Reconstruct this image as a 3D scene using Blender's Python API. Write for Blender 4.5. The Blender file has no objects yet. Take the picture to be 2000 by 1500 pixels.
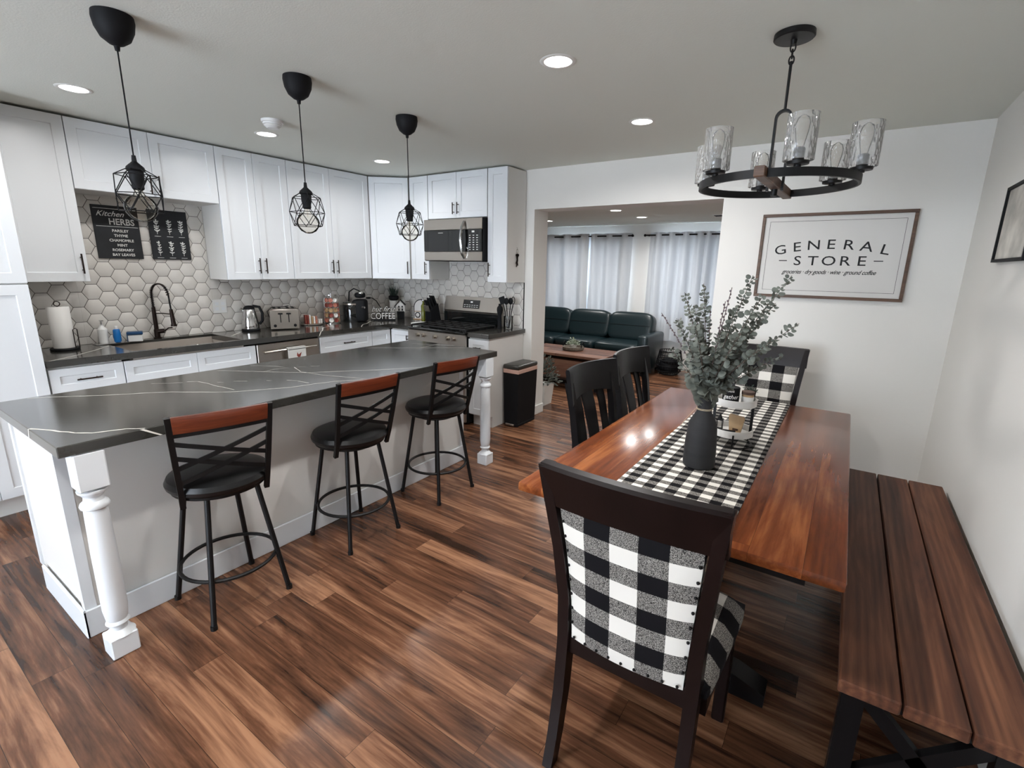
import bpy, bmesh, math, random
from mathutils import Vector, Matrix, Euler
R = math.radians
sc = bpy.context.scene
COL = sc.collection
random.seed(7)
# ------------------------------------------------------------------ camera
cd = bpy.data.cameras.new('camera'); cam = bpy.data.objects.new('camera', cd); COL.objects.link(cam)
RX, UP, FW = Vector((.82766589, .56094094, .01773221)), Vector((-.14321566, .18055342, .9730826)), Vector((-.54264026, .8079268, -.22977343))
cam.matrix_world = Matrix(((RX.x, UP.x, -FW.x, 0), (RX.y, UP.y, -FW.y, 0), (RX.z, UP.z, -FW.z, 1.5418), (0, 0, 0, 1)))
cd.sensor_width = 36; cd.lens = 36*949.3/2000; cd.shift_x = -.00403; cd.shift_y = -.00242
cd.clip_start = .02
sc.camera = cam
# ------------------------------------------------------------------ world, exposure
w = bpy.data.worlds.new('world'); sc.world = w; w.use_nodes = True
w.node_tree.nodes['Background'].inputs[0].default_value = (.86, .92, 1, 1)
w.node_tree.nodes['Background'].inputs[1].default_value = 12.0
vs = sc.view_settings
vs.view_transform = 'Standard'; vs.look = 'None'; vs.gamma = 1; vs.use_curve_mapping = False; vs.exposure = 0.52
LAMP_W = 11.0
LAMP_COL = (1.0, .98, .96)

# ------------------------------------------------------------------ materials
def srgb(r, g, b):
    f = lambda c: (c/255/12.92) if c <= 10 else ((c/255+.055)/1.055)**2.4
    return (f(r), f(g), f(b), 1)
def newmat(name):
    m = bpy.data.materials.new(name); m.use_nodes = True
    nt = m.node_tree; b = nt.nodes['Principled BSDF']
    return m, nt, b
def N(nt, t, **kw):
    n = nt.nodes.new(t)
    for k, v in kw.items(): setattr(n, k, v)
    return n
def mat(name, col, rough=.5, metal=0, coat=0, trans=0, bump=0, bscale=200, spec=.5, var=0, vscale=8, emit=0, sheen=0, stretch=(1, 1, 1), ior=1.45):
    m, nt, b = newmat(name); L = nt.links
    b.inputs['Base Color'].default_value = col
    b.inputs['Roughness'].default_value = rough; b.inputs['Metallic'].default_value = metal
    b.inputs['Coat Weight'].default_value = coat; b.inputs['Transmission Weight'].default_value = trans
    b.inputs['Coat Roughness'].default_value = .15 if 'quartz' in name else .05
    b.inputs['Specular IOR Level'].default_value = spec; b.inputs['IOR'].default_value = ior
    b.inputs['Sheen Weight'].default_value = sheen
    if emit:
        b.inputs['Emission Color'].default_value = col; b.inputs['Emission Strength'].default_value = emit
    tc = N(nt, 'ShaderNodeTexCoord'); mp = N(nt, 'ShaderNodeMapping'); mp.inputs['Scale'].default_value = stretch
    L.new(tc.outputs['Object'], mp.inputs[0])
    if var:
        n = N(nt, 'ShaderNodeTexNoise'); n.inputs['Scale'].default_value = vscale; n.inputs['Detail'].default_value = 5
        L.new(mp.outputs[0], n.inputs['Vector'])
        r = N(nt, 'ShaderNodeValToRGB')
        r.color_ramp.elements[0].position = .3; r.color_ramp.elements[1].position = .7
        r.color_ramp.elements[0].color = tuple(c*(1-var) for c in col[:3])+(1,)
        r.color_ramp.elements[1].color = tuple(min(1, c*(1+var)) for c in col[:3])+(1,)
        L.new(n.outputs['Fac'], r.inputs[0]); L.new(r.outputs[0], b.inputs['Base Color'])
    if bump:
        n = N(nt, 'ShaderNodeTexNoise'); n.inputs['Scale'].default_value = bscale; n.inputs['Detail'].default_value = 3
        L.new(mp.outputs[0], n.inputs['Vector'])
        bp = N(nt, 'ShaderNodeBump'); bp.inputs['Strength'].default_value = bump; bp.inputs['Distance'].default_value = .002
        L.new(n.outputs['Fac'], bp.inputs['Height']); L.new(bp.outputs[0], b.inputs['Normal'])
    return m
def ramp(nt, stops):
    r = N(nt, 'ShaderNodeValToRGB'); e = r.color_ramp.elements
    e[0].position, e[0].color = stops[0]; e[1].position, e[1].color = stops[-1]
    for p, c in stops[1:-1]:
        x = e.new(p); x.color = c
    return r
def wood(name, dark, mid, light, axis='X', plank=None, length=1.2, rough=.35, coat=0, grain=22, seam=.0016, contrast=1.0, knots=.3, bumpk=.25, wave=0, spec=.5, jit=.3):
    """planks run along `axis`; plank = width of a board or None"""
    m, nt, b = newmat(name); L = nt.links
    tc = N(nt, 'ShaderNodeTexCoord'); sp = N(nt, 'ShaderNodeSeparateXYZ'); L.new(tc.outputs['Object'], sp.inputs[0])
    cb = N(nt, 'ShaderNodeCombineXYZ')
    order = {'X': 'XYZ', 'Y': 'YXZ', 'Z': 'ZXY'}[axis]
    for i, a in enumerate(order): L.new(sp.outputs[a], cb.inputs[i])
    base = cb.outputs[0]; rnd = None
    if plank:
        br = N(nt, 'ShaderNodeTexBrick'); br.offset = 0
        br.inputs['Color1'].default_value = (0, 0, 0, 1); br.inputs['Color2'].default_value = (1, 1, 1, 1)
        br.inputs['Mortar'].default_value = (.5, .5, .5, 1)
        br.inputs['Scale'].default_value = 1; br.inputs['Mortar Size'].default_value = seam; br.inputs['Mortar Smooth'].default_value = .1
        br.inputs['Brick Width'].default_value = length; br.inputs['Row Height'].default_value = plank; br.inputs['Bias'].default_value = 0
        sv = N(nt, 'ShaderNodeSeparateXYZ'); L.new(base, sv.inputs[0])
        dv = N(nt, 'ShaderNodeMath', operation='DIVIDE'); dv.inputs[1].default_value = plank; L.new(sv.outputs[1], dv.inputs[0])
        fl = N(nt, 'ShaderNodeMath', operation='FLOOR'); L.new(dv.outputs[0], fl.inputs[0])
        wn_ = N(nt, 'ShaderNodeTexWhiteNoise', noise_dimensions='1D'); L.new(fl.outputs[0], wn_.inputs['W'])
        ox = N(nt, 'ShaderNodeMath', operation='MULTIPLY_ADD'); ox.inputs[1].default_value = length; L.new(wn_.outputs['Value'], ox.inputs[0]); L.new(sv.outputs[0], ox.inputs[2])
        cv = N(nt, 'ShaderNodeCombineXYZ'); L.new(ox.outputs[0], cv.inputs[0]); L.new(sv.outputs[1], cv.inputs[1])
        L.new(cv.outputs[0], br.inputs['Vector']); rnd = br.outputs['Color']
    mp = N(nt, 'ShaderNodeMapping'); mp.inputs['Scale'].default_value = (1.3, grain*.55, grain*.55); L.new(base, mp.inputs[0])
    vec = mp.outputs[0]
    if rnd:
        sc_ = N(nt, 'ShaderNodeVectorMath', operation='SCALE'); sc_.inputs['Scale'].default_value = 37
        L.new(rnd, sc_.inputs[0])
        ad = N(nt, 'ShaderNodeVectorMath', operation='ADD'); L.new(vec, ad.inputs[0]); L.new(sc_.outputs[0], ad.inputs[1]); vec = ad.outputs[0]
    n1 = N(nt, 'ShaderNodeTexNoise'); n1.inputs['Scale'].default_value = 1.0; n1.inputs['Detail'].default_value = 7; n1.inputs['Roughness'].default_value = .62; n1.inputs['Distortion'].default_value = .6
    L.new(vec, n1.inputs['Vector'])
    mp2 = N(nt, 'ShaderNodeMapping'); mp2.inputs['Scale'].default_value = (2.2, 7, 7); L.new(vec, mp2.inputs[0])
    n2 = N(nt, 'ShaderNodeTexNoise'); n2.inputs['Scale'].default_value = 1; n2.inputs['Detail'].default_value = 4; L.new(mp2.outputs[0], n2.inputs['Vector'])
    mx = N(nt, 'ShaderNodeMath', operation='MULTIPLY_ADD'); mx.inputs[1].default_value = .28; L.new(n2.outputs['Fac'], mx.inputs[0])
    ml = N(nt, 'ShaderNodeMath', operation='MULTIPLY'); ml.inputs[1].default_value = .72; L.new(n1.outputs['Fac'], ml.inputs[0]); L.new(ml.outputs[0], mx.inputs[2])
    val = mx.outputs[0]
    if wave:
        wv = N(nt, 'ShaderNodeTexWave', bands_direction='Y'); wv.inputs['Scale'].default_value = 3.2; wv.inputs['Distortion'].default_value = 5.5; wv.inputs['Detail'].default_value = 1.5; wv.inputs['Detail Scale'].default_value = .8
        mp3 = N(nt, 'ShaderNodeMapping'); mp3.inputs['Scale'].default_value = (.5, 4.0, 4.0); L.new(base, mp3.inputs[0]); L.new(mp3.outputs[0], wv.inputs['Vector'])
        ma = N(nt, 'ShaderNodeMath', operation='MULTIPLY_ADD'); ma.inputs[1].default_value = wave; L.new(wv.outputs['Fac'], ma.inputs[0])
        sb = N(nt, 'ShaderNodeMath', operation='SUBTRACT'); sb.inputs[1].default_value = wave/2; L.new(val, sb.inputs[0]); L.new(sb.outputs[0], ma.inputs[2]); val = ma.outputs[0]
    if rnd:
        rb = N(nt, 'ShaderNodeMath', operation='MULTIPLY_ADD'); rb.inputs[1].default_value = jit
        L.new(rnd, rb.inputs[0]); s2 = N(nt, 'ShaderNodeMath', operation='SUBTRACT'); s2.inputs[1].default_value = jit/2; L.new(val, s2.inputs[0]); L.new(s2.outputs[0], rb.inputs[2]); val = rb.outputs[0]
    lo, hi = .5-.22/contrast, .5+.22/contrast
    r = ramp(nt, [(lo, dark), (.5, mid), (hi, light)]); L.new(val, r.inputs[0])
    colo = r.outputs[0]
    if plank:
        mm = N(nt, 'ShaderNodeMix', data_type='RGBA'); L.new(br.outputs['Fac'], mm.inputs[0]); L.new(colo, mm.inputs[6])
        mm.inputs[7].default_value = tuple(c*.35 for c in dark[:3])+(1,); colo = mm.outputs[2]
    L.new(colo, b.inputs['Base Color'])
    b.inputs['Roughness'].default_value = rough; b.inputs['Coat Weight'].default_value = coat; b.inputs['Coat Roughness'].default_value = .12; b.inputs['Specular IOR Level'].default_value = spec
    bp = N(nt, 'ShaderNodeBump'); bp.inputs['Strength'].default_value = bumpk; bp.inputs['Distance'].default_value = .001
    L.new(val, bp.inputs['Height']); L.new(bp.outputs[0], b.inputs['Normal'])
    return m
def gingham(name, cu, cv, au='X', av='Z', ou=0.0, ov=0.0):
    m, nt, b = newmat(name); L = nt.links
    tc = N(nt, 'ShaderNodeTexCoord'); sp = N(nt, 'ShaderNodeSeparateXYZ'); L.new(tc.outputs['Object'], sp.inputs[0])
    outs = []
    for a, c, o in ((au, cu, ou), (av, cv, ov)):
        m1 = N(nt, 'ShaderNodeMath', operation='MULTIPLY_ADD'); m1.inputs[1].default_value = 1/(2*c); m1.inputs[2].default_value = o+50; L.new(sp.outputs[a], m1.inputs[0])
        f = N(nt, 'ShaderNodeMath', operation='FRACT'); L.new(m1.outputs[0], f.inputs[0])
        g = N(nt, 'ShaderNodeMath', operation='GREATER_THAN'); g.inputs[1].default_value = .5; L.new(f.outputs[0], g.inputs[0]); outs.append(g.outputs[0])
    s = N(nt, 'ShaderNodeMath', operation='ADD'); L.new(outs[0], s.inputs[0]); L.new(outs[1], s.inputs[1])
    nz = N(nt, 'ShaderNodeTexNoise'); nz.inputs['Scale'].default_value = 420; L.new(tc.outputs['Object'], nz.inputs['Vector'])
    rg = ramp(nt, [(.40, srgb(38, 36, 36)), (.60, srgb(150, 146, 140))]); L.new(nz.outputs['Fac'], rg.inputs[0])
    e0 = N(nt, 'ShaderNodeMath', operation='GREATER_THAN'); e0.inputs[1].default_value = .5; L.new(s.outputs[0], e0.inputs[0])
    e1 = N(nt, 'ShaderNodeMath', operation='GREATER_THAN'); e1.inputs[1].default_value = 1.5; L.new(s.outputs[0], e1.inputs[0])
    a = N(nt, 'ShaderNodeMix', data_type='RGBA'); a.inputs[6].default_value = srgb(222, 218, 210); L.new(e0.outputs[0], a.inputs[0]); L.new(rg.outputs[0], a.inputs[7])
    c = N(nt, 'ShaderNodeMix', data_type='RGBA'); L.new(e1.outputs[0], c.inputs[0]); L.new(a.outputs[2], c.inputs[6]); c.inputs[7].default_value = srgb(17, 16, 19)
    L.new(c.outputs[2], b.inputs['Base Color']); b.inputs['Roughness'].default_value = .9; b.inputs['Specular IOR Level'].default_value = .15
    bp = N(nt, 'ShaderNodeBump'); bp.inputs['Strength'].default_value = .15; bp.inputs['Distance'].default_value = .001
    L.new(nz.outputs['Fac'], bp.inputs['Height']); L.new(bp.outputs[0], b.inputs['Normal'])
    return m
M = {}
M['wall'] = mat('wall_paint', srgb(224, 222, 217), .75, bump=.12, bscale=60, spec=.3)
M['ceil'] = mat('ceiling_paint', srgb(219, 221, 213), .85, bump=.35, bscale=130, spec=.2)
M['trimw'] = mat('trim_paint', srgb(226, 226, 222), .35)
M['cab'] = mat('white_lacquer', srgb(218, 221, 224), .32, bump=.03, bscale=40)
M['cabside'] = mat('cabinet_side_paint', srgb(214, 212, 208), .45)
M['tile'] = mat('white_ceramic', srgb(206, 202, 196), .28, var=.05, vscale=7)
M['grout'] = mat('dark_grout', srgb(84, 78, 74), .9)
M['stone'] = mat('charcoal_quartz', srgb(50, 49, 46), .17, coat=.55, var=.25, vscale=5, bump=.02, bscale=400, spec=.9)
M['vein'] = mat('white_quartz_vein', srgb(226, 222, 214), .2)
M['black'] = mat('black_metal', srgb(16, 16, 17), .45, metal=.1, spec=.35, bump=.1, bscale=300)
M['blackm'] = mat('matte_black', srgb(16, 17, 20), .65, spec=.25)
M['bronze'] = mat('dark_bronze', srgb(40, 30, 26), .35, metal=.7)
M['vinyl'] = mat('black_vinyl', srgb(12, 12, 13), .33, bump=.15, bscale=500)
M['bwood'] = mat('black_painted_wood', srgb(16, 15, 16), .3, spec=.22, bump=.12, bscale=60, stretch=(1, 1, .15))
M['esp'] = mat('espresso_wood', srgb(20, 11, 10), .34, spec=.25, var=.25, vscale=14, stretch=(1, 1, .2))
M['cherry'] = wood('cherry_wood', srgb(50, 20, 11), srgb(90, 38, 21), srgb(120, 58, 34), 'Y', rough=.28, coat=.4, grain=60)
M['table'] = wood('stained_table_wood', srgb(50, 22, 10), srgb(108, 54, 26), srgb(160, 98, 54), 'Y', plank=.137, length=6, rough=.2, spec=.3, coat=.12, grain=16, seam=.0003, jit=.09)
M['bench'] = wood('stained_bench_wood', srgb(44, 24, 15), srgb(86, 52, 36), srgb(124, 82, 58), 'Y', rough=.55, spec=.25, grain=20, wave=.09, bumpk=.5)
M['ctab'] = wood('coffee_table_wood', srgb(70, 44, 34), srgb(116, 80, 64), srgb(150, 112, 92), 'X', plank=.14, length=2, rough=.4, grain=20)
M['frame'] = wood('walnut_frame_wood', srgb(50, 34, 24), srgb(82, 58, 42), srgb(112, 82, 60), 'X', rough=.5, grain=40)
M['floor'] = wood('wood_floor_planks', srgb(44, 27, 19), srgb(100, 66, 47), srgb(154, 112, 84), 'X', plank=.122, length=1.22, rough=.27, grain=19, contrast=1.5, spec=.4, jit=.13, seam=.0006)
M['steel'] = mat('brushed_steel', srgb(176, 170, 162), .3, metal=1, bump=.08, bscale=80, stretch=(1, 1, 12))
M['satin'] = mat('satin_steel', srgb(178, 168, 158), .4, metal=.25)
M['chrome'] = mat('chrome', srgb(205, 205, 205), .1, metal=1)
M['bglass'] = mat('black_glass', srgb(14, 17, 18), .06, coat=.5)
M['iron'] = mat('cast_iron', srgb(18, 18, 20), .55)
def thin_glass(name, tint, ior=1.45, rough=.02, seed=0, sscale=90, milk=0):
    m = bpy.data.materials.new(name); m.use_nodes = True; nt = m.node_tree; nt.nodes.clear(); L = nt.links
    out = N(nt, 'ShaderNodeOutputMaterial'); tr = N(nt, 'ShaderNodeBsdfTransparent'); tr.inputs[0].default_value = tint
    gl = N(nt, 'ShaderNodeBsdfGlossy'); gl.inputs['Roughness'].default_value = rough
    fr = N(nt, 'ShaderNodeFresnel'); fr.inputs['IOR'].default_value = ior; mx = N(nt, 'ShaderNodeMixShader')
    L.new(fr.outputs[0], mx.inputs[0]); L.new(tr.outputs[0], mx.inputs[1]); L.new(gl.outputs[0], mx.inputs[2]); res = mx.outputs[0]
    if seed:
        tc = N(nt, 'ShaderNodeTexCoord'); mp = N(nt, 'ShaderNodeMapping'); mp.inputs['Scale'].default_value = (1, 1, .55); L.new(tc.outputs['Object'], mp.inputs[0])
        v = N(nt, 'ShaderNodeTexVoronoi'); v.inputs['Scale'].default_value = sscale; L.new(mp.outputs[0], v.inputs['Vector'])
        b = N(nt, 'ShaderNodeBump'); b.inputs['Strength'].default_value = seed; b.inputs['Distance'].default_value = .004; L.new(v.outputs['Distance'], b.inputs['Height'])
        L.new(b.outputs[0], gl.inputs['Normal']); L.new(b.outputs[0], fr.inputs['Normal'])
    if milk:
        d = N(nt, 'ShaderNodeBsdfDiffuse'); d.inputs[0].default_value = (.9, .9, .88, 1); m2 = N(nt, 'ShaderNodeMixShader'); m2.inputs[0].default_value = milk
        L.new(res, m2.inputs[1]); L.new(d.outputs[0], m2.inputs[2]); res = m2.outputs[0]
    L.new(res, out.inputs[0]); return m
M['glass'] = thin_glass('clear_glass', (.95, .96, .96, 1))
M['seeded'] = thin_glass('seeded_glass', (.97, .97, .97, 1), 1.4, .03, seed=.8, milk=.10)
M['amber'] = thin_glass('bulb_glass', (.96, .94, .90, 1), 1.18, .02)
M['paper'] = mat('white_paper', srgb(228, 226, 222), .9)
M['signw'] = mat('sign_board_white', srgb(208, 206, 202), .8)
M['ink'] = mat('black_ink', srgb(24, 26, 28), .7)
M['chalk'] = mat('chalk_white', srgb(215, 215, 212), .8)
M['slate'] = mat('chalkboard', srgb(26, 29, 33), .6, var=.25, vscale=10)
M['blue'] = mat('blue_plastic', srgb(20, 110, 185), .25, coat=.3)
M['bluel'] = mat('navy_plastic', srgb(28, 66, 104), .35)
M['plastw'] = mat('white_plastic', srgb(220, 220, 218), .3)
M['leather'] = mat('teal_black_leather', srgb(20, 36, 40), .33, bump=.25, bscale=90, coat=.1)
M['curtain'] = mat('white_curtain_cloth', srgb(216, 220, 224), .9, bump=.15, bscale=300, sheen=.1)
cn = M['curtain'].node_tree; cb_ = cn.nodes['Principled BSDF']; tl = N(cn, 'ShaderNodeBsdfTranslucent'); tl.inputs[0].default_value = (.86, .88, .90, 1)
mxs = N(cn, 'ShaderNodeMixShader'); mxs.inputs[0].default_value = .14
cn.links.new(cb_.outputs[0], mxs.inputs[1]); cn.links.new(tl.outputs[0], mxs.inputs[2]); cn.links.new(mxs.outputs[0], cn.nodes['Material Output'].inputs[0])
M['leaf'] = mat('eucalyptus_leaf', srgb(98, 102, 95), .8, var=.35, spec=.3, vscale=25)
M['leafd'] = mat('dark_leaf', srgb(46, 60, 52), .7, var=.3, vscale=30)
M['leafp'] = mat('pale_leaf', srgb(150, 160, 142), .8, var=.3, vscale=30)
M['stem'] = mat('brown_stem', srgb(84, 66, 58), .8)
M['lav'] = mat('lavender_flower', srgb(110, 98, 104), .9, var=.3, vscale=60)
M['clay'] = mat('charcoal_ceramic', srgb(34, 34, 36), .72, var=.3, vscale=12, bump=.5, bscale=60, stretch=(.3, .3, 2))
M['string'] = mat('jute_string', srgb(170, 156, 134), .9)
M['basket'] = mat('woven_fibre', srgb(120, 112, 102), .9, var=.4, vscale=60)
M['woodl'] = mat('light_wood', srgb(172, 142, 106), .6, var=.2, vscale=20, stretch=(1, 1, .2))
M['oil'] = mat('green_oil_glass', srgb(92, 96, 30), .1, coat=.5)
M['pink'] = mat('snack_wrap_pink', srgb(190, 122, 104), .5, var=.4, vscale=60)
M['red'] = mat('snack_wrap_red', srgb(132, 60, 50), .5, var=.4, vscale=60)
M['liner'] = mat('bin_liner', srgb(196, 160, 146), .5)
M['towel'] = mat('tea_towel_cloth', srgb(212, 212, 208), .95)
M['emit'] = mat('lamp_diffuser', (1, .97, .93, 1), .5, emit=9)
M['gingb'] = gingham('plaid_back_fabric', .0775, .059, 'X', 'Z', ou=.25, ov=.35)
M['gings'] = gingham('plaid_seat_fabric', .0775, .075, 'X', 'Y', ou=.25, ov=.1)
M['gingr'] = gingham('check_runner_fabric', .0385, .0300, 'X', 'Y')
M['duskglass'] = thin_glass('window_glass', (.93, .95, .97, 1))

# ------------------------------------------------------------------ geometry helpers
class MB:
    def __init__(s): s.v = []; s.f = []; s.m = []
    def add(s, vs_, fs, mi=0, T=None):
        o = len(s.v)
        for v in vs_:
            v = Vector(v); s.v.append(T @ v if T else v)
        for f in fs: s.f.append([i+o for i in f]); s.m.append(mi)
        return s
    def box(s, x0, x1, y0, y1, z0, z1, bev=0, mi=0, T=None, seg=1):
        if x0 > x1: x0, x1 = x1, x0
        if y0 > y1: y0, y1 = y1, y0
        if z0 > z1: z0, z1 = z1, z0
        if bev:
            bm = bmesh.new(); bmesh.ops.create_cube(bm, size=1)
            for v in bm.verts: v.co = ((x0+x1)/2+v.co.x*(x1-x0), (y0+y1)/2+v.co.y*(y1-y0), (z0+z1)/2+v.co.z*(z1-z0))
            bev = min(bev, .45*min(x1-x0, y1-y0, z1-z0))
            bmesh.ops.bevel(bm, geom=bm.edges[:], offset=bev, segments=seg, profile=.5, affect='EDGES')
            bm.verts.index_update()
            s.add([v.co.copy() for v in bm.verts], [[v.index for v in f.verts] for f in bm.faces], mi, T); bm.free(); return s
        return s.add([(x0, y0, z0), (x1, y0, z0), (x1, y1, z0), (x0, y1, z0), (x0, y0, z1), (x1, y0, z1), (x1, y1, z1), (x0, y1, z1)],
                     [(0, 3, 2, 1), (4, 5, 6, 7), (0, 1, 5, 4), (1, 2, 6, 5), (2, 3, 7, 6), (3, 0, 4, 7)], mi, T)
    def lathe(s, prof, c=(0, 0, 0), seg=24, mi=0, T=None, closed=False):
        vs_, fs = [], []
        n = len(prof)
        for r, z in prof:
            for k in range(seg):
                a = 2*math.pi*k/seg; vs_.append((c[0]+r*math.cos(a), c[1]+r*math.sin(a), c[2]+z))
        rng = range(n) if closed else range(n-1)
        for i in rng:
            j = (i+1) % n
            for k in range(seg):
                l = (k+1) % seg; fs.append((i*seg+k, i*seg+l, j*seg+l, j*seg+k))
        if not closed:
            if prof[0][0] > 1e-5: fs.append(tuple(reversed(range(seg))))
            if prof[-1][0] > 1e-5: fs.append(tuple((n-1)*seg+k for k in range(seg)))
        return s.add(vs_, fs, mi, T)
    def cyl(s, p0, p1, r0, r1=None, seg=12, mi=0, T=None):
        p0, p1 = Vector(p0), Vector(p1); r1 = r0 if r1 is None else r1
        q = (p1-p0).to_track_quat('Z', 'Y').to_matrix().to_4x4(); q.translation = p0
        if T: q = T @ q
        return s.lathe([(r0, 0), (r1, (p1-p0).length)], seg=seg, mi=mi, T=q)
    def tube(s, pts, r, seg=8, closed=False, mi=0, T=None, flat=None):
        pts = [Vector(p) for p in pts]; n = len(pts); vs_, fs = [], []
        up = None
        for i, p in enumerate(pts):
            a = pts[(i-1) % n] if (closed or i) else p; b = pts[(i+1) % n] if (closed or i < n-1) else p
            t = (b-a).normalized()
            if up is None:
                up = Vector((0, 0, 1)) if abs(t.z) < .9 else Vector((1, 0, 0))
            x = up.cross(t)
            if x.length < 1e-4: x = Vector((1, 0, 0)).cross(t)
            x.normalize(); y = t.cross(x); up = y
            rr = r[i] if isinstance(r, (list, tuple)) else r
            for k in range(seg):
                an = 2*math.pi*(k+.5)/seg
                if flat: vs_.append(p+x*flat[0]*math.cos(an)*1.414+y*flat[1]*math.sin(an)*1.414)
                else: vs_.append(p+x*rr*math.cos(an)+y*rr*math.sin(an))
        for i in range(n if closed else n-1):
            j = (i+1) % n
            for k in range(seg):
                l = (k+1) % seg; fs.append((i*seg+k, i*seg+l, j*seg+l, j*seg+k))
        if not closed: fs += [tuple(reversed(range(seg))), tuple((n-1)*seg+k for k in range(seg))]
        return s.add(vs_, fs, mi, T)
    def sell(s, c, a, e1=.4, e2=.4, nu=28, nv=16, mi=0, T=None):
        sg = lambda x, e: math.copysign(abs(x)**e, x)
        vs_, fs = [], []
        for i in range(nv+1):
            v = -math.pi/2+math.pi*i/nv
            for k in range(nu):
                u = 2*math.pi*k/nu
                vs_.append((c[0]+a[0]*sg(math.cos(v), e1)*sg(math.cos(u), e2), c[1]+a[1]*sg(math.cos(v), e1)*sg(math.sin(u), e2), c[2]+a[2]*sg(math.sin(v), e1)))
        for i in range(nv):
            for k in range(nu):
                l = (k+1) % nu; fs.append((i*nu+k, i*nu+l, (i+1)*nu+l, (i+1)*nu+k))
        return s.add(vs_, fs, mi, T)
    def ball(s, c, r, sz=1, mi=0, T=None, nu=16, nv=10): return s.sell(c, (r, r, r*sz), 1, 1, nu, nv, mi, T)
    def prism(s, poly, z0, z1, mi=0, T=None):
        n = len(poly)
        return s.add([(x, y, z0) for x, y in poly]+[(x, y, z1) for x, y in poly],
                     [tuple(reversed(range(n))), tuple(range(n, 2*n))]+[(i, (i+1) % n, n+(i+1) % n, n+i) for i in range(n)], mi, T)
    def mesh(s, me, T=None, mi=0):
        return s.add([v.co.copy() for v in me.vertices], [list(p.vertices) for p in me.polygons], mi, T)
    def build(s, name, mats, parent=None, ang=35, weld=True):
        bm = bmesh.new(); vv = [bm.verts.new(v) for v in s.v]
        for f, mi in zip(s.f, s.m):
            try: fc = bm.faces.new([vv[i] for i in f]); fc.material_index = mi; fc.smooth = True
            except ValueError: pass
        if weld: bmesh.ops.remove_doubles(bm, verts=bm.verts[:], dist=1e-5)
        bmesh.ops.recalc_face_normals(bm, faces=bm.faces[:])
        for e in bm.edges:
            if len(e.link_faces) == 2 and e.calc_face_angle(0) > R(ang): e.smooth = False
        me = bpy.data.meshes.new(name); bm.to_mesh(me); bm.free()
        for m in (mats if isinstance(mats, (list, tuple)) else [mats]): me.materials.append(m if not isinstance(m, str) else M[m])
        o = bpy.data.objects.new(name, me); COL.objects.link(o)
        if parent: o.parent = parent
        return o
def thing(name, label, cat, loc=(0, 0, 0), rz=0, group=None):
    o = bpy.data.objects.new(name, None); COL.objects.link(o); o.location = loc; o.rotation_euler = (0, 0, rz)
    o.empty_display_size = .05
    return tag(o, label, cat, group)
def tag(o, label, cat, group=None):
    o['label'] = label; o['category'] = cat
    if group: o['group'] = group
    return o
def struct(name, mb, m):
    o = mb.build(name, m, weld=False); o['kind'] = 'structure'; return o
def box(*a, **k): return MB().box(*a, **k)
def copy_tree(o, parent=None):
    c = o.copy(); COL.objects.link(c); c.parent = parent
    for ch in list(o.children): copy_tree(ch, c)
    return c
def place(o, loc, rz, label, group=None):
    o.location = loc; o.rotation_euler = (0, 0, rz); o['label'] = label
    if group: o['group'] = group
    return o
def Tm(loc=(0, 0, 0), rx=0, ry=0, rz=0, s=1):
    return Matrix.Translation(loc) @ Euler((rx, ry, rz)).to_matrix().to_4x4() @ (Matrix.Diagonal((*((s, s, s) if not hasattr(s, '__len__') else s), 1)))
_tx = {}
def textmesh(t, shear=0, bold=0, ext=.0, space=1):
    k = (t, shear, bold, ext, space)
    if k in _tx: return _tx[k]
    cu = bpy.data.curves.new('t', 'FONT'); cu.body = t; cu.size = 1; cu.align_x = 'CENTER'; cu.shear = shear; cu.offset = bold; cu.extrude = ext; cu.space_character = space; cu.resolution_u = 3
    o = bpy.data.objects.new('t', cu); COL.objects.link(o); bpy.context.view_layer.update()
    me = bpy.data.meshes.new_from_object(o.evaluated_get(bpy.context.evaluated_depsgraph_get()))
    bpy.data.objects.remove(o); _tx[k] = me; return me

# ================================================================== room shell
CE = 2.44; XR = .572; YR = 4.165; XS = -4.621; YB = 4.42; YL = 7.8; ZL = 2.225
struct('floor', box(-7.2, 1.5, -3.0, YL+.1, -.06, 0), 'floor')
struct('ceiling', box(XS-.1, XR+.1, -3.0, YB, CE, CE+.08), 'ceil')
struct('ceiling', box(-7.2, 1.5, YB, YL+.1, ZL, ZL+.08), 'ceil')
struct('wall_left', box(XS-.1, XS, -3.0, YR, 0, CE), 'wall')
struct('wall_right', box(XR, XR+.1, -3.0, YR, 0, CE), 'wall')
WF = (-3.6, -.6, .25, 2.15)
struct('wall_front', MB().box(XS-.1, WF[0], -3.1, -3.0, 0, CE).box(WF[1], XR+.1, -3.1, -3.0, 0, CE).box(WF[0], WF[1], -3.1, -3.0, 0, WF[2]).box(WF[0], WF[1], -3.1, -3.0, WF[3], CE), 'wall')
f = MB()
for x in (WF[0], (WF[0]+WF[1])/2-.03, WF[1]-.06): f.box(x, x+.06, -3.08, -3.02, WF[2], WF[3])
f.box(WF[0]+.06, WF[1]-.06, -3.08, -3.02, WF[2], WF[2]+.06).box(WF[0]+.06, WF[1]-.06, -3.08, -3.02, WF[3]-.06, WF[3])
wn = struct('window_3', f, 'trimw'); box(WF[0]+.06, WF[1]-.06, -3.052, -3.046, WF[2]+.06, WF[3]-.06).build('pane', 'duskglass', wn)  # unseen window behind the camera, added to let in soft fill light
mb = MB().box(XS-.1, -2.62, YR, YB, 0, CE).box(-2.62, -.905, YR, YB, 2.08, CE).box(-.905, XR+.1, YR, YB, 0, CE)
struct('wall_back', mb, 'wall')
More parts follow.
